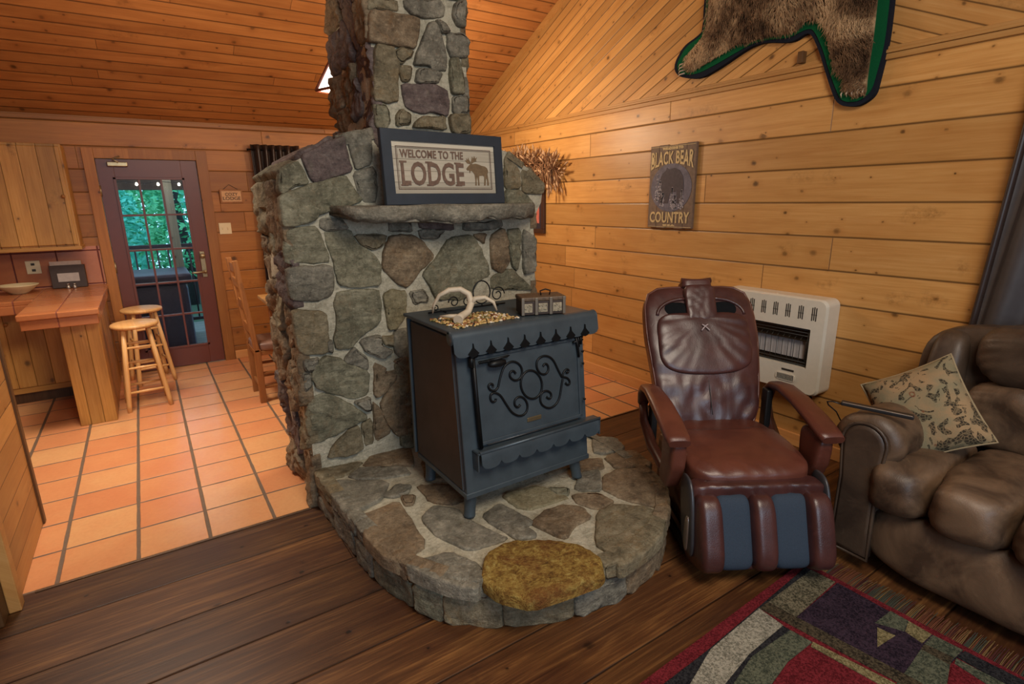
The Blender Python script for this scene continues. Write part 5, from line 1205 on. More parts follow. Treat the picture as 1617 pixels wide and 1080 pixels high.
# dried swag
t = thing('dried_grass_swag', 'bushy bundle of dried grasses and seed heads hung above the hidden picture', 'swag', (XR-.02, 4.75, 1.98))
rnd = random.Random(12); bm = NB(); bm2 = NB()
for i in range(420):
    s = rnd.random()
    y0_ = 0.42-1.0*s*.85; z0_ = .02-.10*s**2 + rnd.uniform(-.03, .03)
    p = Vector((-rnd.uniform(.02, .09), y0_, z0_))
    if s > .55: d = Vector((rnd.uniform(-.3, .12), rnd.uniform(-.9, .3), rnd.uniform(-1.6, .9)))
    else: d = Vector((rnd.uniform(-.3, .1), rnd.uniform(-.8, .2), rnd.uniform(-.25, .6)))
    d.normalize(); L = rnd.uniform(.10, .23)
    q = p+d*L*.5+Vector((0, 0, rnd.uniform(-.02, .02))); e = p+d*L+Vector((0, 0, -.03))
    for w in (q, e): w.x = min(w.x, -.004)
    tube(bm, [p, q, e], [.004, .0035, .0015], 4, cap=False)
    if i % 2 == 0: tube(bm2, [e-d*.06, e-d*.025, e+d*.01], [.003, .011, .002], 6)
obj('stems', bm, M_twig, t); obj('seed_heads', bm2, M_twig2, t)
# heater ---------------------------------------------------------------------
hy0, hy1, hz0, hz1, hd = 1.61, 2.335, .415, 1.02, .145
t = thing('wall_heater', 'cream enamelled gas wall heater with ceramic burner grille on the pine wall', 'heater')
hc, zc = (hy0+hy1)/2, (hz0+hz1)/2; hw, hh = (hy1-hy0)/2, (hz1-hz0)/2
M = RWM(hc, zc)
oz0, oz1, ow = -.135, .115, hw-.085      # grille opening
bm = NB()
# casing as four rounded bars around an opening plus a back
def ring_prof(bm, outer, inner, d0, d1):
    A = [bm.verts.new(M @ Vector((a, b, d0))) for a, b in outer]; B = [bm.verts.new(M @ Vector((a, b, d1-.018))) for a, b in outer]
    C = [bm.verts.new(M @ Vector((a*.975, b*.97, d1))) for a, b in outer]
    D = [bm.verts.new(M @ Vector((a, b, d1))) for a, b in inner]; E = [bm.verts.new(M @ Vector((a*.985, b*.985, d1-.075))) for a, b in inner]
    n = len(outer)
    for P, Q in ((A, B), (B, C), (C, D), (D, E)):
        for i in range(n): 
            f = bm.faces.new((P[i], P[(i+1) % n], Q[(i+1) % n], Q[i]))
    bm.faces.new(A)
def rrect(w, h, r, n=6, cz=0):
    out = []
    for cx_, cy_, a0 in ((w-r, h-r, 0), (-w+r, h-r, 90), (-w+r, -h+r, 180), (w-r, -h+r, 270)):
        for k in range(n+1):
            a = R(a0+90*k/n); out.append((cx_+r*math.cos(a), cz+cy_+r*math.sin(a)))
    return out
ring_prof(bm, rrect(hw, hh, .045), rrect(ow, (oz1-oz0)/2, .006, cz=(oz0+oz1)/2), .004, hd)
fixn(bm); obj('casing', bm, M_white, t)
for i in range(8):
    bm = NB(); cx_ = -hw+.075+i*(2*hw-.15)/7
    for k, dz in ((-1, 0), (0, .004), (1, 0)):
        box(bm, cx_+k*.012-.0035, cx_+k*.012+.0035, .170+dz, .252+dz, hd-.004, hd+.0012, .001, M=M)
        box(bm, cx_+k*.012-.005, cx_+k*.012+.005, .205, .212, hd-.004, hd+.0014, .001, M=M)
    obj('louvre', bm, M_vent, t)
bm = NB(); box(bm, -ow, ow, oz0, oz1, .02, .068, M=M); box(bm, -ow, ow, oz1-.085, oz1-.078, .06, .12, M=M); box(bm, -ow, ow, oz0+.01, oz0+.03, .06, .115, M=M); obj('firebox', bm, M_reflect, t)
bm = NB()
for i in range(5): box(bm, -ow+.05+i*(2*ow-.1)/5+.002, -ow+.05+(i+1)*(2*ow-.1)/5-.002, oz0+.04, oz1-.095, .068, .085, .002, M=M)
obj('burner_plaque', bm, M_ceram, t)
bm = NB()
for i in range(14):
    x = -ow+.03+i*(2*ow-.06)/13; tube(bm, [M @ Vector((x, oz0+.012, .118)), M @ Vector((x, oz1-.08, .118)), M @ Vector((x, oz1-.065, .10))], .0022, 6)
for z in (oz0+.012, oz0+.03, oz1-.03, oz1-.05, oz1-.012): tube(bm, [M @ Vector((-ow+.01, z, .122)), M @ Vector((ow-.01, z, .122))], .0028, 6)
for x in (-ow+.008, ow-.008, -ow+.02, ow-.02): tube(bm, [M @ Vector((x, oz0+.006, .122)), M @ Vector((x, oz1-.006, .122))], .003, 6)
obj('wire_guard', bm, M_vent, t)
for cx_ in (-.13, .155):
    bm = NB(); prism(bm, rrect(.065, .024, .02), M @ Vector((cx_, -.215, 0)), (0, -1, 0), WZ, (-1, 0, 0), hd-.003, hd+.006); fixn(bm); lv = obj('vent_bezel', bm, M_white, t)
    bm = NB()
    for k in range(12): box(bm, cx_-.052+k*.0092, cx_-.0475+k*.0092, -.233, -.197, hd-.002, hd+.0075, M=M)
    obj('vent_slots', bm, M_vent, lv)
bm = NB(); box(bm, .125, .205, -.175, -.162, hd-.003, hd+.0015, M=M); obj('badge', bm, M_vent, t)
rebase(t, (XR-.01, hc, hz0))
t = thing('gas_hose', 'grey gas hose with white tag hanging under the wall heater', 'hose', (XR-.03, 1.70, .41))
bm = NB(); tube(bm, [(0, 0, .01), (0, 0, -.10), (.01, -.01, -.25), (.0, -.02, -.395)], .009, 8); obj('hose', bm, M_vent, t)
bm = NB(); prism(bm, [(-.035, -.16), (.025, -.17), (.01, -.04), (-.005, -.02)], (-.025, 0, 0), (0, -1, 0), WZ, (-1, 0, 0), 0, .002); obj('paper_tag', fixn(bm), plain('white_paper', srgb(222, 214, 202), .8), t)
# right curtain ----------------------------------------------------------------
M_curt2 = plain('charcoal_curtain', srgb(66, 62, 64), .6, scale=14, nz=.12)
t = thing('side_curtain', 'charcoal curtain with brown lining at the right edge of the picture', 'curtain', (0, 0, 0))
bm = NB()
def f(a, b):
    z = 2.18+(.12-2.18)*b
    ye = .885+.10*b+.02*b*b; y = ye-.62*a*(1-.35*b)
    return Vector((XR-.060+.026*math.sin(a*6*PI+.6+b)+.01*math.sin(b*5+a*9)-.02*b*(1-b), y, z))
grid_sheet(bm, 60, 30, f)
o = obj('cloth', bm, M_curt2, t); m = o.modifiers.new('thick', 'SOLIDIFY'); m.thickness = .004
bm = NB()
def g(a, b):
    z = 2.18+(.12-2.18)*b; return Vector((XR-.075+.02*a, .885+.10*b+.02*b*b+.012-.02*a, z))
grid_sheet(bm, 2, 24, g)
o = obj('lining_edge', bm, M_curt, t); m = o.modifiers.new('thick', 'SOLIDIFY'); m.thickness = .012
bm = NB(); tube(bm, [(XR-.06, .90, 2.2), (XR-.06, -.9, 2.2)], .011, 10); tube(bm, [(XR-.06, .88, 2.2), (XR, .88, 2.2)], .008, 8); tube(bm, [(XR-.06, -.88, 2.2), (XR, -.88, 2.2)], .008, 8); obj('curtain_rod', bm, M_iron_d, t)
rebase(t, (XR-.06, .6, .12))
# ------------------------------------------------------------------ bear skin
t = thing('bear_skin', 'brown bear hide mounted on green felt high on the gable wall', 'animal hide')
def up(poly, w0, w1):
    """continue the traced lower outline upward beyond the picture: first point is upper left as seen"""
    (ya, za), (yb, zb) = poly[0], poly[-1]
    d = w0
    top = [(1.50-d, 2.85), (1.42-d, 3.05), (1.30-d, 3.12), (1.12-d, 3.10), (1.06-d, 3.22+d), (1.20-d*.5, 3.34+d), (1.42-d*.2, 3.42+d*.3), (1.62, 3.52+d), (1.80, 3.70+d), (1.98, 3.86+d), (2.16, 3.90+d), (2.34, 3.86+d), (2.50, 3.68+d), (2.62, 3.46+d), (2.84+d*.3, 3.40+d), (3.05+d*.5, 3.36+d), (3.22+d, 3.34+d*.5), (3.12+d, 3.26-d*.5), (2.90+d, 3.22-d*.3), (2.735+d*.5, 3.16)]
    return list(reversed(poly))[::-1]+top
def hide(poly): 
    return poly
F1 = up(BEAR_FELT, .06, 0); F2 = up(BEAR_GREEN, .035, 0); F3 = up(BEAR_FUR, 0, 0)
def flat(poly, d0, d1, mi=0):
    bm = NB(); p = chaikin([tuple(q) for q in poly], 2)
    flat_poly(bm, p, (XR, 0, 0), WY, WZ, (-1, 0, 0), d0, d1, mi); fixn(bm); return bm
obj('navy_felt_edge', flat(F1, .001, .036), M_navy, t); obj('green_felt', flat(F2, .036, .042), M_green, t)
# hide body: slightly domed sheet + dense fur strands
def inside(p, poly):
    x, y = p; c = False
    for i in range(len(poly)):
        x1_, y1_ = poly[i-1]; x2_, y2_ = poly[i]
        if (y1_ > y) != (y2_ > y) and x < (x2_-x1_)*(y-y1_)/(y2_-y1_)+x1_: c = not c
    return c
def edged(p, poly):
    best = 9
    for i in range(len(poly)):
        a, b = Vector(poly[i-1]), Vector(poly[i]); q = Vector(p); ab = b-a
        tt = max(0, min(1, (q-a).dot(ab)/max(1e-9, ab.length_squared))); best = min(best, (q-(a+ab*tt)).length)
    return best
P3 = [tuple(q) for q in F3]
hb = flat(F3, .040, .052); 
obj('skin', hb, M_fur, t)
rnd = random.Random(77); bm = NB(); n_ = 0
ys_, zs_ = [q[0] for q in P3], [q[1] for q in P3]
def flow(y, z):
    # hair lies away from the spine (y ~ 2.2) and downward
    d = Vector((0, (y-2.2)*.5, -1.0))
    if z < 2.6: d = Vector((0, (2.65-y)*.2*0 + (.9 if y > 2.5 else -.1), -1.0))
    return d.normalized()
tries = 0
while n_ < 17000 and tries < 90000:
    tries += 1
    y = rnd.uniform(min(ys_), max(ys_)); z = rnd.uniform(min(zs_), max(zs_))
    if z > 3.05 and rnd.random() < .72: continue
    if not inside((y, z), P3): continue
    e = edged((y, z), P3) if z < 3.1 else .1
    h0 = .05+.03*min(1, e/.12)
    d = flow(y, z)+Vector((0, rnd.uniform(-.45, .45)+.8*noise.noise(Vector((y*6, z*6, 1))), rnd.uniform(-.35, .35))); d.normalize()
    L = rnd.uniform(.040, .085)*(.55 if z < 2.25 else 1)*(0.5 if e < .03 else (.75 if e < .06 else 1))
    p = Vector((XR-.050, y, z)); w = rnd.uniform(.0014, .0030)
    a = p+d*L*.4+Vector((-(h0-.045)-rnd.uniform(.006, .02), 0, 0)); b = p+d*L+Vector((-(h0-.045)-rnd.uniform(.004, .022), 0, 0))
    s_ = Vector((0, -d.z, d.y))*w
    v0, v1 = bm.verts.new(p-s_), bm.verts.new(p+s_); v2, v3 = bm.verts.new(a+s_*.8), bm.verts.new(a-s_*.8); v4 = bm.verts.new(b)
    bm.faces.new((v0, v1, v2, v3)); bm.faces.new((v3, v2, v4)); n_ += 1
fo = obj('fur', bm, M_fur, t); fo['kind'] = 'stuff'
for k in range(5):
    bm = NB(); y = 1.735-.028*k; tube(bm, [(XR-.052, y, 2.185), (XR-.070, y-.003, 2.168), (XR-.062, y-.004, 2.15)], [.0045, .004, .001], 6); obj('claw', bm, M_claw, t)
for k in range(4):
    bm = NB(); y = 2.86-.0*k; z = 2.545-.022*k; tube(bm, [(XR-.055, y-.01, z), (XR-.075, y+.02, z-.008), (XR-.062, y+.042, z-.02)], [.006, .005, .001], 6); obj('claw', bm, M_claw, t)
rebase(t, (XR-.02, 2.2, 2.1))
bm = NB(); box(bm, XR-.04, XR, 1.995, 2.03, 2.385, 2.45, .003); tag(obj('hide_bracket', bm, M_dkbeam), 'small dark wooden bracket under the bear hide on the moulding', 'bracket')
# ------------------------------------------------------------------ pendant lamp behind the chimney
t = thing('pendant_lamp', 'hanging lamp with glowing white glass and russet frame beyond the chimney column', 'lamp', (1.375, 4.2, 2.395), R(20))
zb, zt, rb, rt = 0.0, .24, .145, .05
cb = [Vector((rb*a, rb*b, zb)) for a, b in ((-1, -1), (1, -1), (1, 1), (-1, 1))]; ct = [Vector((rt*a, rt*b, zt)) for a, b in ((-1, -1), (1, -1), (1, 1), (-1, 1))]
M_glow = NT('glowing_white_glass'); M_glow.b.inputs['Emission Color'].default_value = (1, .93, .82, 1); M_glow.b.inputs['Emission Strength'].default_value = 3.5; M_glow = M_glow.m
for i in range(4):
    bm = NB(); j = (i+1) % 4; q = [cb[i], cb[j], ct[j], ct[i]]; vi = [bm.verts.new(p*.97) for p in q]+[bm.verts.new(p*.93) for p in q]
    for f in ((0, 1, 2, 3), (7, 6, 5, 4), (0, 4, 5, 1), (1, 5, 6, 2), (2, 6, 7, 3), (3, 7, 4, 0)): bm.faces.new([vi[k] for k in f])
    obj('glass_panel', bm, M_glow, t)
bm = NB()
for i in range(4): tube(bm, [cb[i]*1.03, ct[i]*1.0], .011, 6)
obj('corner_frame', bm, M_shade, t)
bm = NB(); tube(bm, [p*1.02 for p in cb], .010, 6, closed=True); tube(bm, ct, .010, 6, closed=True); box(bm, -rt, rt, -rt, rt, zt-.004, zt+.02, .003); obj('rim_frame', bm, M_shade, t)
bm = NB(); tube(bm, [(0, 0, zt), (0, 0, ceil_z(4.2)-2.385-.01)], .006, 8); obj('cord', bm, M_black, t)
# ------------------------------------------------------------------ massage recliner
mc = thing('massage_recliner', 'burgundy leather massage recliner with calf channels in front of the wall heater', 'chair', (2.225, 1.462, 0), R(-32))
def wrinkle(p, q, amp=.006, f=(9, 9, 9), sd=0.0):
    return amp*noise.noise(Vector((q.x*f[0]*.3+sd, q.y*f[1]*.3, q.z*f[2]*.3)))
BT = Matrix.Translation((0, .245, .42)) @ Matrix.Rotation(R(-29), 4, 'X')     # back frame: local z runs up the back, -y faces the sitter
def bfn(w, q):
    # waist narrower, shoulders wide, gentle lumbar curve, crease relief near the seat
    t = (w.z+.40)/.80
    w.x *= .86+.16*min(1, t*1.6)-.0*t
    if t > .9: w.x *= 1-.25*(t-.9)
    w.y += -.035*math.sin(t*PI*.9)+.02
    if q.y < 0: w.y += .010*noise.noise(Vector((w.x*9, w.z*14, 2)))*(1-t)*1.6 + .006*noise.noise(Vector((w.x*26, w.z*16, 4)))*(1 if t < .35 else .4)
    return w
bm = NB(); cushion(bm, (0, 0, .40), (.300, .058, .405), 5.5, 34, M=BT, fn=bfn); back = obj('backrest', bm, M_burg, mc, True)
bm = NB()   # piping around the back
pp = []
for k in range(40):
    a = 2*PI*k/40; c_, s_ = math.cos(a), math.sin(a); kk = 6.5
    d = (abs(c_)**kk+abs(s_)**kk)**(-1/kk); w = Vector((c_*d*.296, -.010, s_*d*.40)); t = (w.z+.40)/.80; w.x *= .86+.16*min(1, t*1.6); w.y += -.035*math.sin(t*PI*.9)+.0
    pp.append(BT @ (w+Vector((0, 0, .40))))
tube(bm, pp, .007, 8, closed=True); obj('piping', bm, M_burg2, back)
def pfn(w, q):
    if q.y < 0:
        ax = min(1, abs(w.x)/.20)
        ang = math.atan2(w.z-.13, abs(w.x)+.02); w.y += .009*noise.noise(Vector((ang*6, (2 if w.x > 0 else 6), 1)))*ax+.003*noise.noise(Vector((w.x*12, w.z*14, 3)))
    if w.z < 0: w.z -= .03*(1-(w.x/.25)**2)
    return w
bm = NB(); cushion(bm, (0, -.058, .478), (.252, .034, .158), 5.0, 36, M=BT, fn=pfn); obj('neck_cushion', bm, M_burg, mc, True)
bm = NB()
for k in range(1): tube(bm, [BT @ Vector((0, -.060-.0*a, .31-.033*a)) + Vector((0, -.004, 0)) for a in range(8)], .0022, 6)
obj('centre_seam', bm, M_black, back)
for s in (-1, 1):
    bm = NB(); cushion(bm, (s*.128, -.050, .652), (.078, .022, .050), 2.4, 16, M=BT); obj('vent_opening', bm, M_vhole, mc, True)
    bm = NB(); tube(bm, [BT @ Vector((s*(.075+.165*math.sin(a*PI/2/10)), -.060, .625+.095*math.cos(a*PI/2/10))) for a in range(11)], [.010]*11, 10); obj('collar_roll', bm, M_burg, mc)
bm = NB(); cushion(bm, (0, -.066, .69), (.083, .026, .105), 6, 16, M=BT, fn=lambda w, q: w+Vector((0, .003*noise.noise(w*40), 0))); cushion(bm, (0, -.015, .812), (.083, .055, .026), 5, 14, M=BT)
hr = obj('headrest_strap', bm, M_burg, mc, True)
bm = NB(); tube(bm, [BT @ Vector((-.083, -.045, .832)), BT @ Vector((0, -.045, .822)), BT @ Vector((.083, -.045, .832))], .016, 10); obj('headrest_roll', bm, M_burg, hr)
bm = NB()
for a, b in (((-.022, -.02), (.0, .004)), ((.022, -.02), (.0, .004)), ((-.016, .014), (0, .004)), ((.016, .014), (0, .004))):
    tube(bm, [BT @ Vector((a[0], -.1035, .545+a[1])), BT @ Vector((b[0], -.1045, .545+b[1]))], .0032, 6)
obj('emblem', bm, plain('pale_emblem', srgb(190, 176, 176), .5), mc, label='small pale emblem on the neck cushion')
bm = NB()
def sfn(w, q):
    fr = max(0, -(w.y)/.28)
    w.z += -.035*fr**2 - .012*(w.y > .1)
    if q.z > -.2: w.z += .007*noise.noise(Vector((w.x*24+w.y*18, w.y*6, 1)))*(fr**1.5)+.004*noise.noise(w*12)
    w.x *= 1.0+.04*fr
    return w
cushion(bm, (0, -.005, .445), (.272, .285, .058), 5, 34, M=None, fn=sfn); obj('seat', bm, M_burg2, mc, True)
def afn(w, q):
    if q.y < 0: w.y += .010*noise.noise(Vector((w.x*26, w.z*8+abs(w.x)*8, 1)))
    return w
bm = NB(); cushion(bm, (0, -.285, .372), (.290, .050, .052), 6, 26, fn=afn); tube(bm, [(-.287, -.33, .330), (0, -.338, .328), (.287, -.33, .330)], .008, 8); obj('front_apron', bm, M_burg, mc, True)
for s in (-1, 1):
    X = s*.338
    bm = NB()
    P = [(X-s*.0, -.262, .588), (X, -.225, .600), (X, -.12, .632), (X, .03, .664), (X, .17, .678), (X, .27, .662), (X, .33, .615), (X, .345, .55)]
    Wd = [.048, .056, .056, .052, .046, .040, .034, .028]
    rings = []
    for i, p in enumerate(P):
        p = Vector(p); t = (Vector(P[min(i+1, 7)])-Vector(P[max(i-1, 0)])).normalized(); n = Vector((1, 0, 0)).cross(t); n = -n if n.z < 0 else n
        if i >= 6: n = Vector((0, 1, .2)).normalized()
        ring = []
        for k in range(16):
            a = 2*PI*k/16; c_, s_ = math.cos(a), math.sin(a); d = (abs(c_)**4+abs(s_)**4)**(-.25)
            ring.append(bm.verts.new(p+Vector((1, 0, 0))*(c_*d*Wd[i])+n*(s_*d*.019)))
        rings.append(ring)
    for A, B in zip(rings, rings[1:]):
        for k in range(16):
            f = bm.faces.new((A[k], A[(k+1) % 16], B[(k+1) % 16], B[k])); f.smooth = True
    bm.faces.new(rings[0]); bm.faces.new(rings[-1]); fixn(bm)
    arm = obj('armrest', bm, M_burg2, mc)
    bm = NB()
    cushion(bm, (X-s*.012, -.155, .455), (.038, .075, .140), 5, 14, fn=lambda w, q: Vector((w.x, w.y*(1.0+.25*q.z)+.05*(-q.z if q.z < 0 else 0), w.z))); obj('arm_upright', bm, M_burg2, arm, True)
    bm = NB(); tube(bm, [(X, .345, .56), (X, .30, .46), (X-s*.01, .18, .38), (X-s*.02, .0, .345), (X-s*.03, -.12, .335)], [.024, .026, .028, .026, .024], 12); obj('arm_hoop', bm, M_burg2, arm)
    bm = NB(); cushion(bm, (s*.296, -.30, .27), (.014, .075, .17), 3, 14, fn=lambda w, q: Vector((w.x, w.y-.035*(-q.z), w.z))); obj('side_cover', bm, plain('dark_grey_side_cover', srgb(66, 66, 70), .35, .2), mc, True)
    bm = NB(); cushion(bm, (s*.308, -.335, .20), (.010, .022, .085), 2.6, 10); obj('side_trim', bm, M_steel, mc, True)
    if s > 0:
        bm = NB(); box(bm, .285, .318, .24, .30, .30, .64, .006); obj('rear_strut', bm, M_black, mc)
    else:
        bm = NB(); box(bm, -.318, -.285, .24, .30, .30, .64, .006); obj('rear_strut', bm, M_black, mc)
bm = NB(); box(bm, -.25, .25, -.16, .34, .085, .385, .03); obj('base_shell', bm, plain('brown_base_shell', srgb(92, 66, 46), .5), mc)
bm = NB(); box(bm, -.27, .27, -.22, .36, .0, .085, .02); box(bm, -.06, .06, .3, .56, 0, .06, .02); obj('floor_base', bm, M_black, mc)
# calf unit: profile runs from under the seat down and round
FT = Matrix.Translation((0, -.340, .216)) @ Matrix.Rotation(R(-20), 4, 'X')
def rib(x0, x1, mat, name, dep, hgt=.166, sq=3.0, lab=None):
    bm = NB()
    def fn(w, q): return w
    cushion(bm, ((x0+x1)/2, .02-dep*.0, 0), ((x1-x0)/2, .10+dep, hgt), sq, 20, M=FT)
    return obj(name, bm, mat, mc, True)
rib(-.292, -.180, M_burg, 'calf_rib', .042, sq=4.6); rib(-.060, .050, M_burg, 'calf_rib', .036, sq=4.4); rib(.180, .292, M_burg, 'calf_rib', .042, sq=4.6)
rib(-.205, -.045, M_bluefab, 'calf_channel', -.002, .162, 5.5, 'navy'); rib(.035, .205, M_bluefab, 'calf_channel', -.002, .162, 5.5)
bm = NB(); cushion(bm, (0, .05, -.138), (.262, .09, .030), 4, 16, M=FT); obj('calf_unit_base', bm, M_burg, mc, True)

# ------------------------------------------------------------------ sofa
sf = thing('leather_sofa', 'brown distressed leather reclining sofa with rolled arm at the right edge', 'sofa', (2.965, -.1, 0))
def S(x, y, z): return (x-2.95, y+.1, z)
def puckr(amp, seam=None):
    def fn(w, q):
        k = 1.0
        w = w + Vector((q.x, q.y, q.z))*amp*noise.noise(Vector((w.x*9, w.y*9, w.z*9)))
        # gathers beside the seams
        g = max(0, (abs(q.y)-.55)/.45)
        w = w - Vector((q.x, 0, q.z))*.010*g*(.5+.5*math.sin(w.x*120+w.z*140))
        return w
    return fn
bm = NB(); box(bm, -.45, .40, -1.0, 1.10, .07, .36, .02); obj('frame', bm, M_brown_d, sf)
for y0_, y1_ in ((.16, .93), (-.64, .13), (-.98, -.66)):
    bm = NB(); yc_ = (y0_+y1_)/2
    cushion(bm, S(2.50, yc_, .195), (.078, (y1_-y0_)/2, .145), 3.2, 24, fn=lambda w, q: w+Vector((-.02*q.z*(-1), 0, 0))+Vector((1, 0, 0))*.008*noise.noise(w*7)); obj('footrest_panel', bm, M_brown, sf, True)
edges = [.935, .715, .455, .18, -.09, -.36, -.64]
for i in range(6):
    a, b = edges[i], edges[i+1]; yc_ = (a+b)/2
    bm = NB(); cushion(bm, S(2.70, yc_, .435), (.335, (a-b)/2+.006, .125), 3.6, 26, fn=puckr(.012)); obj('seat_cushion', bm, M_brown, sf, True)
for a, b in ((.84, .12), (.10, -.64)):
    yc_ = (a+b)/2; h_ = (a-b)/2
    bm = NB(); cushion(bm, S(3.10, yc_, .65), (.12, h_, .16), 4, 24, M=None, fn=puckr(.012)); obj('back_cushion', bm, M_brown, sf, True)
    bm = NB(); cushion(bm, S(3.13, yc_, .925), (.14, h_, .15), 3.0, 24, fn=puckr(.012)); obj('head_cushion', bm, M_brown_d, sf, True)
bm = NB(); cushion(bm, S(3.20, .10, .60), (.075, .98, .44), 6, 20, fn=lambda w, q: w+Vector((.02*q.z, 0, 0))); obj('back_frame', bm, M_brown_d, sf, True)
bm = NB(); cushion(bm, S(3.16, .945, .74), (.14, .075, .25), 4, 18, fn=lambda w, q: w+Vector((.06*q.z, 0, 0))); obj('back_wing', bm, M_brown_d, sf, True)
# arm
bm = NB()
cushion(bm, S(2.86, .975, .33), (.39, .095, .27), 6, 16)
arm = obj('arm', bm, M_brown_d, sf, True)
bm = NB()
def rollfn(w, q): return w+Vector((0, 1, 0))*.004*noise.noise(w*8)+Vector((0, 0, .012*noise.noise(w*5)))
pts = []
N_ = 30
ring_prev = None
for i in range(N_+1):
    x = 2.425+(3.20-2.425)*i/N_; end = min(i, N_-i)
    rr_ = .118*(min(1, (end/2.2+.55))**.5 if end < 3 else 1)+.004*math.sin(i*1.1)
    ring = []
    for k in range(28):
        a = 2*PI*k/28; r_ = rr_*(1+.04*noise.noise(Vector((x*14, math.cos(a)*2, math.sin(a)*2))))
        ring.append(bm.verts.new(S(x, .965+r_*1.12*math.cos(a), .600+r_*math.sin(a))))
    if ring_prev:
        for k in range(28):
            f = bm.faces.new((ring_prev[k], ring_prev[(k+1) % 28], ring[(k+1) % 28], ring[k])); f.smooth = True
    else: bm.faces.new(ring)
    ring_prev = ring
bm.faces.new(ring_prev); fixn(bm); obj('arm_roll', bm, M_brown, arm)
bm = NB()
fp = [(.085*math.cos(R(a)), .595+.085*math.sin(R(a))) for a in range(-10, 191, 15)]
fp = fp+[(-.070, .42), (-.072, .20), (-.080, .075), (.080, .075), (.074, .20), (.070, .42)]
for j, (xx, sc_) in enumerate(((2.45, 1.0), (2.418, 1.0), (2.408, .93), (2.404, .80))):
    ring = [bm.verts.new(S(xx, .965-a*sc_, .40+(b-.40)*(1-(1-sc_)*.35))) for a, b in fp]
    if j:
        for k in range(len(fp)):
            f = bm.faces.new((pr[k], pr[(k+1) % len(fp)], ring[(k+1) % len(fp)], ring[k])); f.smooth = True
    pr = ring
bm.faces.new(pr); fixn(bm); obj('arm_front_panel', bm, M_brown_d, arm)
bm = NB(); tube(bm, [S(2.414, .965-a*1.03, .40+(b-.40)*1.02) for a, b in fp], .0075, 8, closed=True); obj('piping', bm, M_brown_d, arm)
for fx, fy in ((2.56, 1.0), (2.56, -.9), (3.28, 1.0), (3.28, -.9)):
    bm = NB(); lathe(bm, [(0, 0), (.025, 0), (.03, .07), (0, .07)], S(fx, fy, 0), 12); obj('foot', bm, M_black, sf)
# ------------------------------------------------------------------ tapestry cushion
def tapestry():
    t = NT('tapestry_cushion_fabric'); P = t.tc.outputs['Object']
    n = t.noise(P, 8, 3, .6, .5); w = t.noise(P, 420, 2, .5)
    base = t.mix(t.maprange(n, .4, .65), srgb(134, 126, 100), srgb(164, 136, 102))
    base = t.mix(t.math('MULTIPLY', w, .35), base, srgb(108, 100, 78))
    Pd = t.vmath('ADD', P, t.vmath('MULTIPLY', t.noise(P, 14, 2, .5, 0, True), (.02, .02, .02)))
    v = t.vor(Pd, 15.0); vc = t.vor(Pd, 15.0, 'F1', 'Color'); v2 = t.vor(P, 80.0, 'DISTANCE_TO_EDGE')
    sep = t.t.nodes.new('ShaderNodeSeparateColor'); t.L(vc, sep.inputs[0])
    lf = t.noise(P, 13, 1.5, .4, 2.2); m = t.math('MULTIPLY', t.math('GREATER_THAN', lf, .545), t.math('LESS_THAN', v, .66))
    ringm = t.math('MULTIPLY', t.math('MULTIPLY', t.math('LESS_THAN', v, .2), t.math('GREATER_THAN', v, .12)), t.math('LESS_THAN', sep.outputs[0], .40))
    lace = t.maprange(v2, .05, .16)
    c = t.mix(t.math('MULTIPLY', m, t.math('ADD', .45, t.math('MULTIPLY', lace, .5))), base, srgb(50, 46, 38))
    c = t.mix(t.math('MULTIPLY', ringm, .7), c, srgb(116, 70, 48))
    return t.fin(c, .9, t.bump(w, .5, .004), 0, .15)
M_tap = tapestry()
tpos = [Vector(q) for q in ((2.86, .89, .945), (2.77, 1.15, .765), (2.74, .63, .700), (2.66, .82, .475))]
ctr = (tpos[1]+tpos[2])/2; u_ = (tpos[0]-tpos[1]).normalized(); v_ = (tpos[0]-tpos[2]); v_ = (v_-u_*v_.dot(u_)).normalized(); n_ = u_.cross(v_)
if n_.x > 0: n_ = -n_
pil = thing('throw_cushion', 'beige tapestry cushion with dark leaf pattern leaning on the sofa arm', 'cushion', ctr-n_*.02+Vector((0, 0, -.035)))
PM = frameM((0, 0, 0), u_, v_, n_)
pil.rotation_euler = PM.to_euler()
bm = NB(); G = 30
for sd in (1, -1):
    V = []
    for i in range(G+1):
        row = []
        for j in range(G+1):
            a, b = 2*i/G-1, 2*j/G-1
            th = .078*((1-abs(a)**3)*(1-abs(b)**3))**.55 + .004*noise.noise(Vector((a*3, b*3, sd)))
            x = .188*a*(1-.07*(1-b*b)); y = .205*b*(1-.07*(1-a*a))
            x += .01*noise.noise(Vector((a*2, b*2, 5)))
            row.append(bm.verts.new((x, y, sd*th)))
        V.append(row)
    for i in range(G):
        for j in range(G):
            f = bm.faces.new((V[i][j], V[i+1][j], V[i+1][j+1], V[i][j+1])); f.smooth = True
bmesh.ops.remove_doubles(bm, verts=bm.verts[:], dist=.0006); fixn(bm); obj('cover', bm, M_tap, pil)
bm = NB()
rim = []
for k in range(80):
    s = k/20; i_, f_ = int(s), s-int(s); c4 = [(-1, -1), (1, -1), (1, 1), (-1, 1), (-1, -1)]
    a = c4[i_][0]*(1-f_)+c4[i_+1][0]*f_; b = c4[i_][1]*(1-f_)+c4[i_+1][1]*f_
    rim.append((.188*a*(1-.07*(1-b*b)), .205*b*(1-.07*(1-a*a)), 0))
tube(bm, rim, .0042, 6, closed=True); obj('piping', bm, plain('tan_piping', srgb(150, 134, 104), .9), pil)
t = thing('remote_control', 'slim dark corded remote control lying on the rolled sofa arm', 'remote', (2.47, .955, .742), rot=(0, 0, 0))
bm = NB(); M = frameM((0, 0, 0), Vector((.10, -.26, -.012)).normalized(), Vector((.26, .10, 0)).normalized(), Vector((0, 0, 1)))
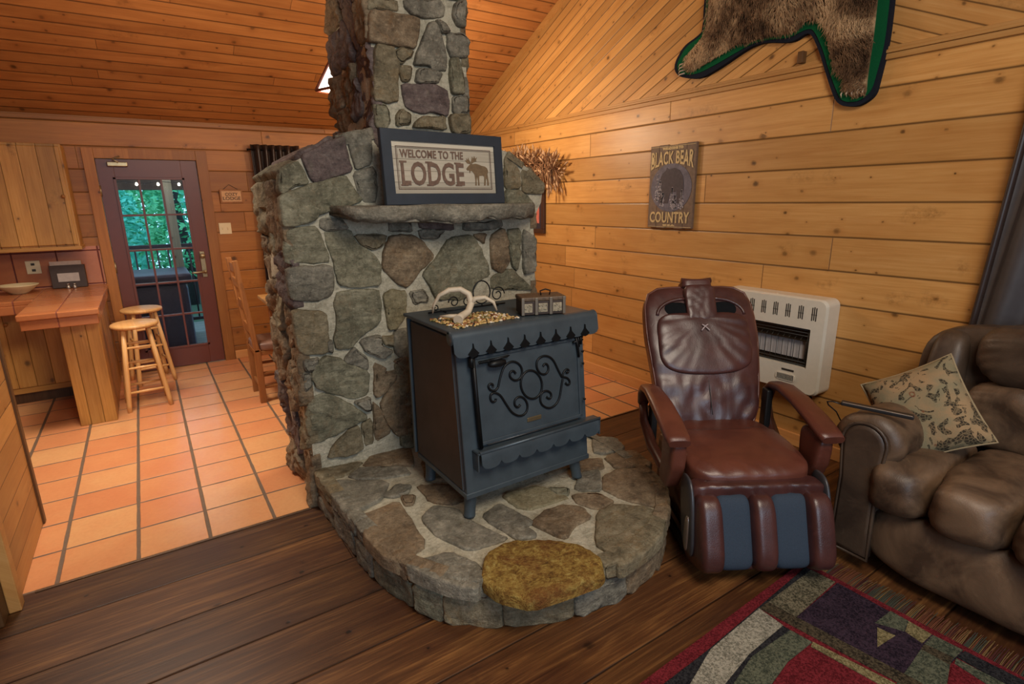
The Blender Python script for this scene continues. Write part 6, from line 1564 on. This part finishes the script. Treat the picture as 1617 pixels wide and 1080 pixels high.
box(bm, -.13, .13, -.018, .018, -.007, .009, .004, M=M); obj('body', bm, M_black, t)
bm = NB(); box(bm, -.125, .125, -.019, -.014, .006, .011, .002, M=M); obj('silver_edge', bm, M_steel, t)
bm = NB(); tube(bm, [(-.05, .120, .0), (-.062, .15, .006), (-.055, .175, -.004), (-.02, .185, -.03), (.03, .17, -.07), (.08, .165, -.13), (.12, .165, -.22), (.14, .165, -.40)], .003, 8); obj('cord', bm, M_black, t)
# ------------------------------------------------------------------ rug
rg = thing('area_rug', 'patchwork rug with red border, aubergine, sage and cream shapes in front of the sofa', 'rug', (1.3, -.1, 0))
def RG(poly): return [(a-1.3, b+.1) for a, b in poly]
ROUT = [(2.288, 1.078), (2.305, -1.3), (.3, -1.3), (.3, 1.0)]
bm = NB(); prism(bm, RG(ROUT), (0, 0, 0), WX, WY, WZ, .0015, .010); fixn(bm); obj('border_pile', bm, RUGM['red'], rg)
keys = ['tan', 'purple', 'green', 'straw', 'olive', 'ink', 'cream', 'red']
bm = NB()
pats = [(m_, p_) for m_, p_ in RUG]
pats += [('purple', [(1.02, .74), (1.62, .36), (1.85, .37), (1.86, -.2), (1.0, -.5)]), ('tan', [(.35, .86), (.9, .84), (1.0, .74), (.95, -.2), (.35, -.2)]), ('green', [(1.9, .34), (2.25, .12), (2.25, -.5), (1.9, -.5)]), ('cream', [(.4, -.3), (1.8, -.6), (1.8, -.8), (.4, -.6)]), ('ink', [(.4, -.7), (2.2, -.9), (2.2, -1.2), (.4, -1.2)])]
for k, (m_, p_) in enumerate(pats):
    prism(bm, RG(resample(p_, .5)), (0, 0, 0), WX, WY, WZ, .009, .0118+.00012*k, keys.index(m_))
fixn(bm); obj('patchwork_pile', bm, [RUGM[k_] for k_ in keys], rg)
rnd = random.Random(4); bm = NB()
fm = [plain('fringe_rust', srgb(104, 58, 34), .9), plain('fringe_ochre', srgb(120, 92, 52), .9), plain('fringe_sage', srgb(62, 66, 54), .9), plain('fringe_maroon', srgb(76, 30, 28), .9)]
y = 1.07
while y > -1.28:
    band = noise.noise(Vector((y*6, 0, 0))); mi = 0 if band > .15 else (2 if band < -.12 else (1 if rnd.random() < .5 else 3))
    if rnd.random() < .3: mi = rnd.choice([0, 1, 2, 3])
    L = rnd.uniform(.11, .135); dy = rnd.uniform(-.006, .006)
    tube(bm, [(2.285, y, .008), (2.285+L*.5, y+dy*.4, .010), (2.285+L, y+dy, .005)], [.0018, .0016, .0012], 4, cap=False, mi=mi)
    y -= rnd.uniform(.0028, .005)
for v in bm.verts: v.co.x -= 1.3; v.co.y += .1
fr = obj('fringe', bm, fm, rg); fr['kind'] = 'stuff'
# ------------------------------------------------------------------ camera
def cam_axes(yaw, pitch, roll):
    cy, sy, cp, sp = math.cos(yaw), math.sin(yaw), math.cos(pitch), math.sin(pitch)
    f = Vector((sy*cp, cy*cp, sp)); r = Vector((cy, -sy, 0)); u = r.cross(f)
    cr, sr = math.cos(roll), math.sin(roll)
    return r*cr+u*sr, -r*sr+u*cr, f
r_, u_, f_ = cam_axes(R(33.426), R(-14.546), R(-0.779))
cd = bpy.data.cameras.new('camera'); cd.sensor_width = 36.0; cd.lens = 36.0*863.3/1617.0; cd.clip_start = .05; cd.clip_end = 100
cam = link(bpy.data.objects.new('camera', cd))
cam.matrix_world = Matrix(((r_.x, u_.x, -f_.x, 0), (r_.y, u_.y, -f_.y, 0), (r_.z, u_.z, -f_.z, 1.62), (0, 0, 0, 1)))
scn.camera = cam
# ------------------------------------------------------------------ lights
def light(name, kind, loc, energy, col, size=.3, target=None, spot=None, size_y=None, blend=.5):
    l = bpy.data.lights.new(name, kind); l.energy = energy; l.color = col
    if kind == 'AREA':
        l.size = size
        if size_y: l.shape = 'RECTANGLE'; l.size_y = size_y
    else: l.shadow_soft_size = size
    if kind == 'SPOT': l.spot_size = R(spot); l.spot_blend = blend
    o = link(bpy.data.objects.new(name, l)); o.location = loc
    if target: o.rotation_euler = (Vector(target)-Vector(loc)).to_track_quat('-Z', 'Y').to_euler()
    return o
WARM = (1.0, .78, .54); WARM2 = (1.0, .87, .72); COOL = (.62, .80, 1.0)
light('fill_sitting', 'AREA', (.9, -.5, 3.2), 80, WARM2, 1.2, (1.3, 1.4, .3))  # unseen area fill added overhead to light the sitting side
lk = light('fill_kitchen', 'AREA', (-.35, 4.2, 2.95), 35, WARM2, .7, (-.25, 4.3, 0)); lk.data.spread = R(115)  # added overhead fill for the kitchen side, not a fixture of the room
light('ceiling_lamp_dining', 'POINT', (2.35, 4.35, 2.25), 60, WARM, .12)
light('pendant_bulb', 'POINT', (1.375, 4.2, 2.34), 16, WARM, .06)
light('near_window_daylight', 'AREA', (.2, -2.45, 1.7), 70, COOL, 2.4, (1.2, 3, .8), size_y=1.4)
light('fill_on_ceiling', 'AREA', (.2, 3.9, 2.2), 14, WARM, .5, (.2, 4.2, 4))  # upward fill added to brighten the ceiling boards
light('fill_porch', 'AREA', (.3, 7.4, 2.2), 14, (.95, .95, 1.0), 1.0, (.2, 7.9, 0))  # extra fill added under the porch roof so the post is not dark
w = bpy.data.worlds.new('sky'); scn.world = w; w.use_nodes = True
bg = w.node_tree.nodes['Background']; bg.inputs[0].default_value = (.42, .72, 1.0, 1); bg.inputs[1].default_value = 2.2
scn.view_settings.view_transform = 'Standard'; scn.view_settings.look = 'None'; scn.view_settings.gamma = 1.0
scn.view_settings.use_curve_mapping = False; scn.view_settings.exposure = 0.0
scn.cycles.use_denoising = True; scn.cycles.max_bounces = 8; scn.cycles.diffuse_bounces = 5
scn.cycles.transmission_bounces = 6; scn.cycles.sample_clamp_indirect = 6.0
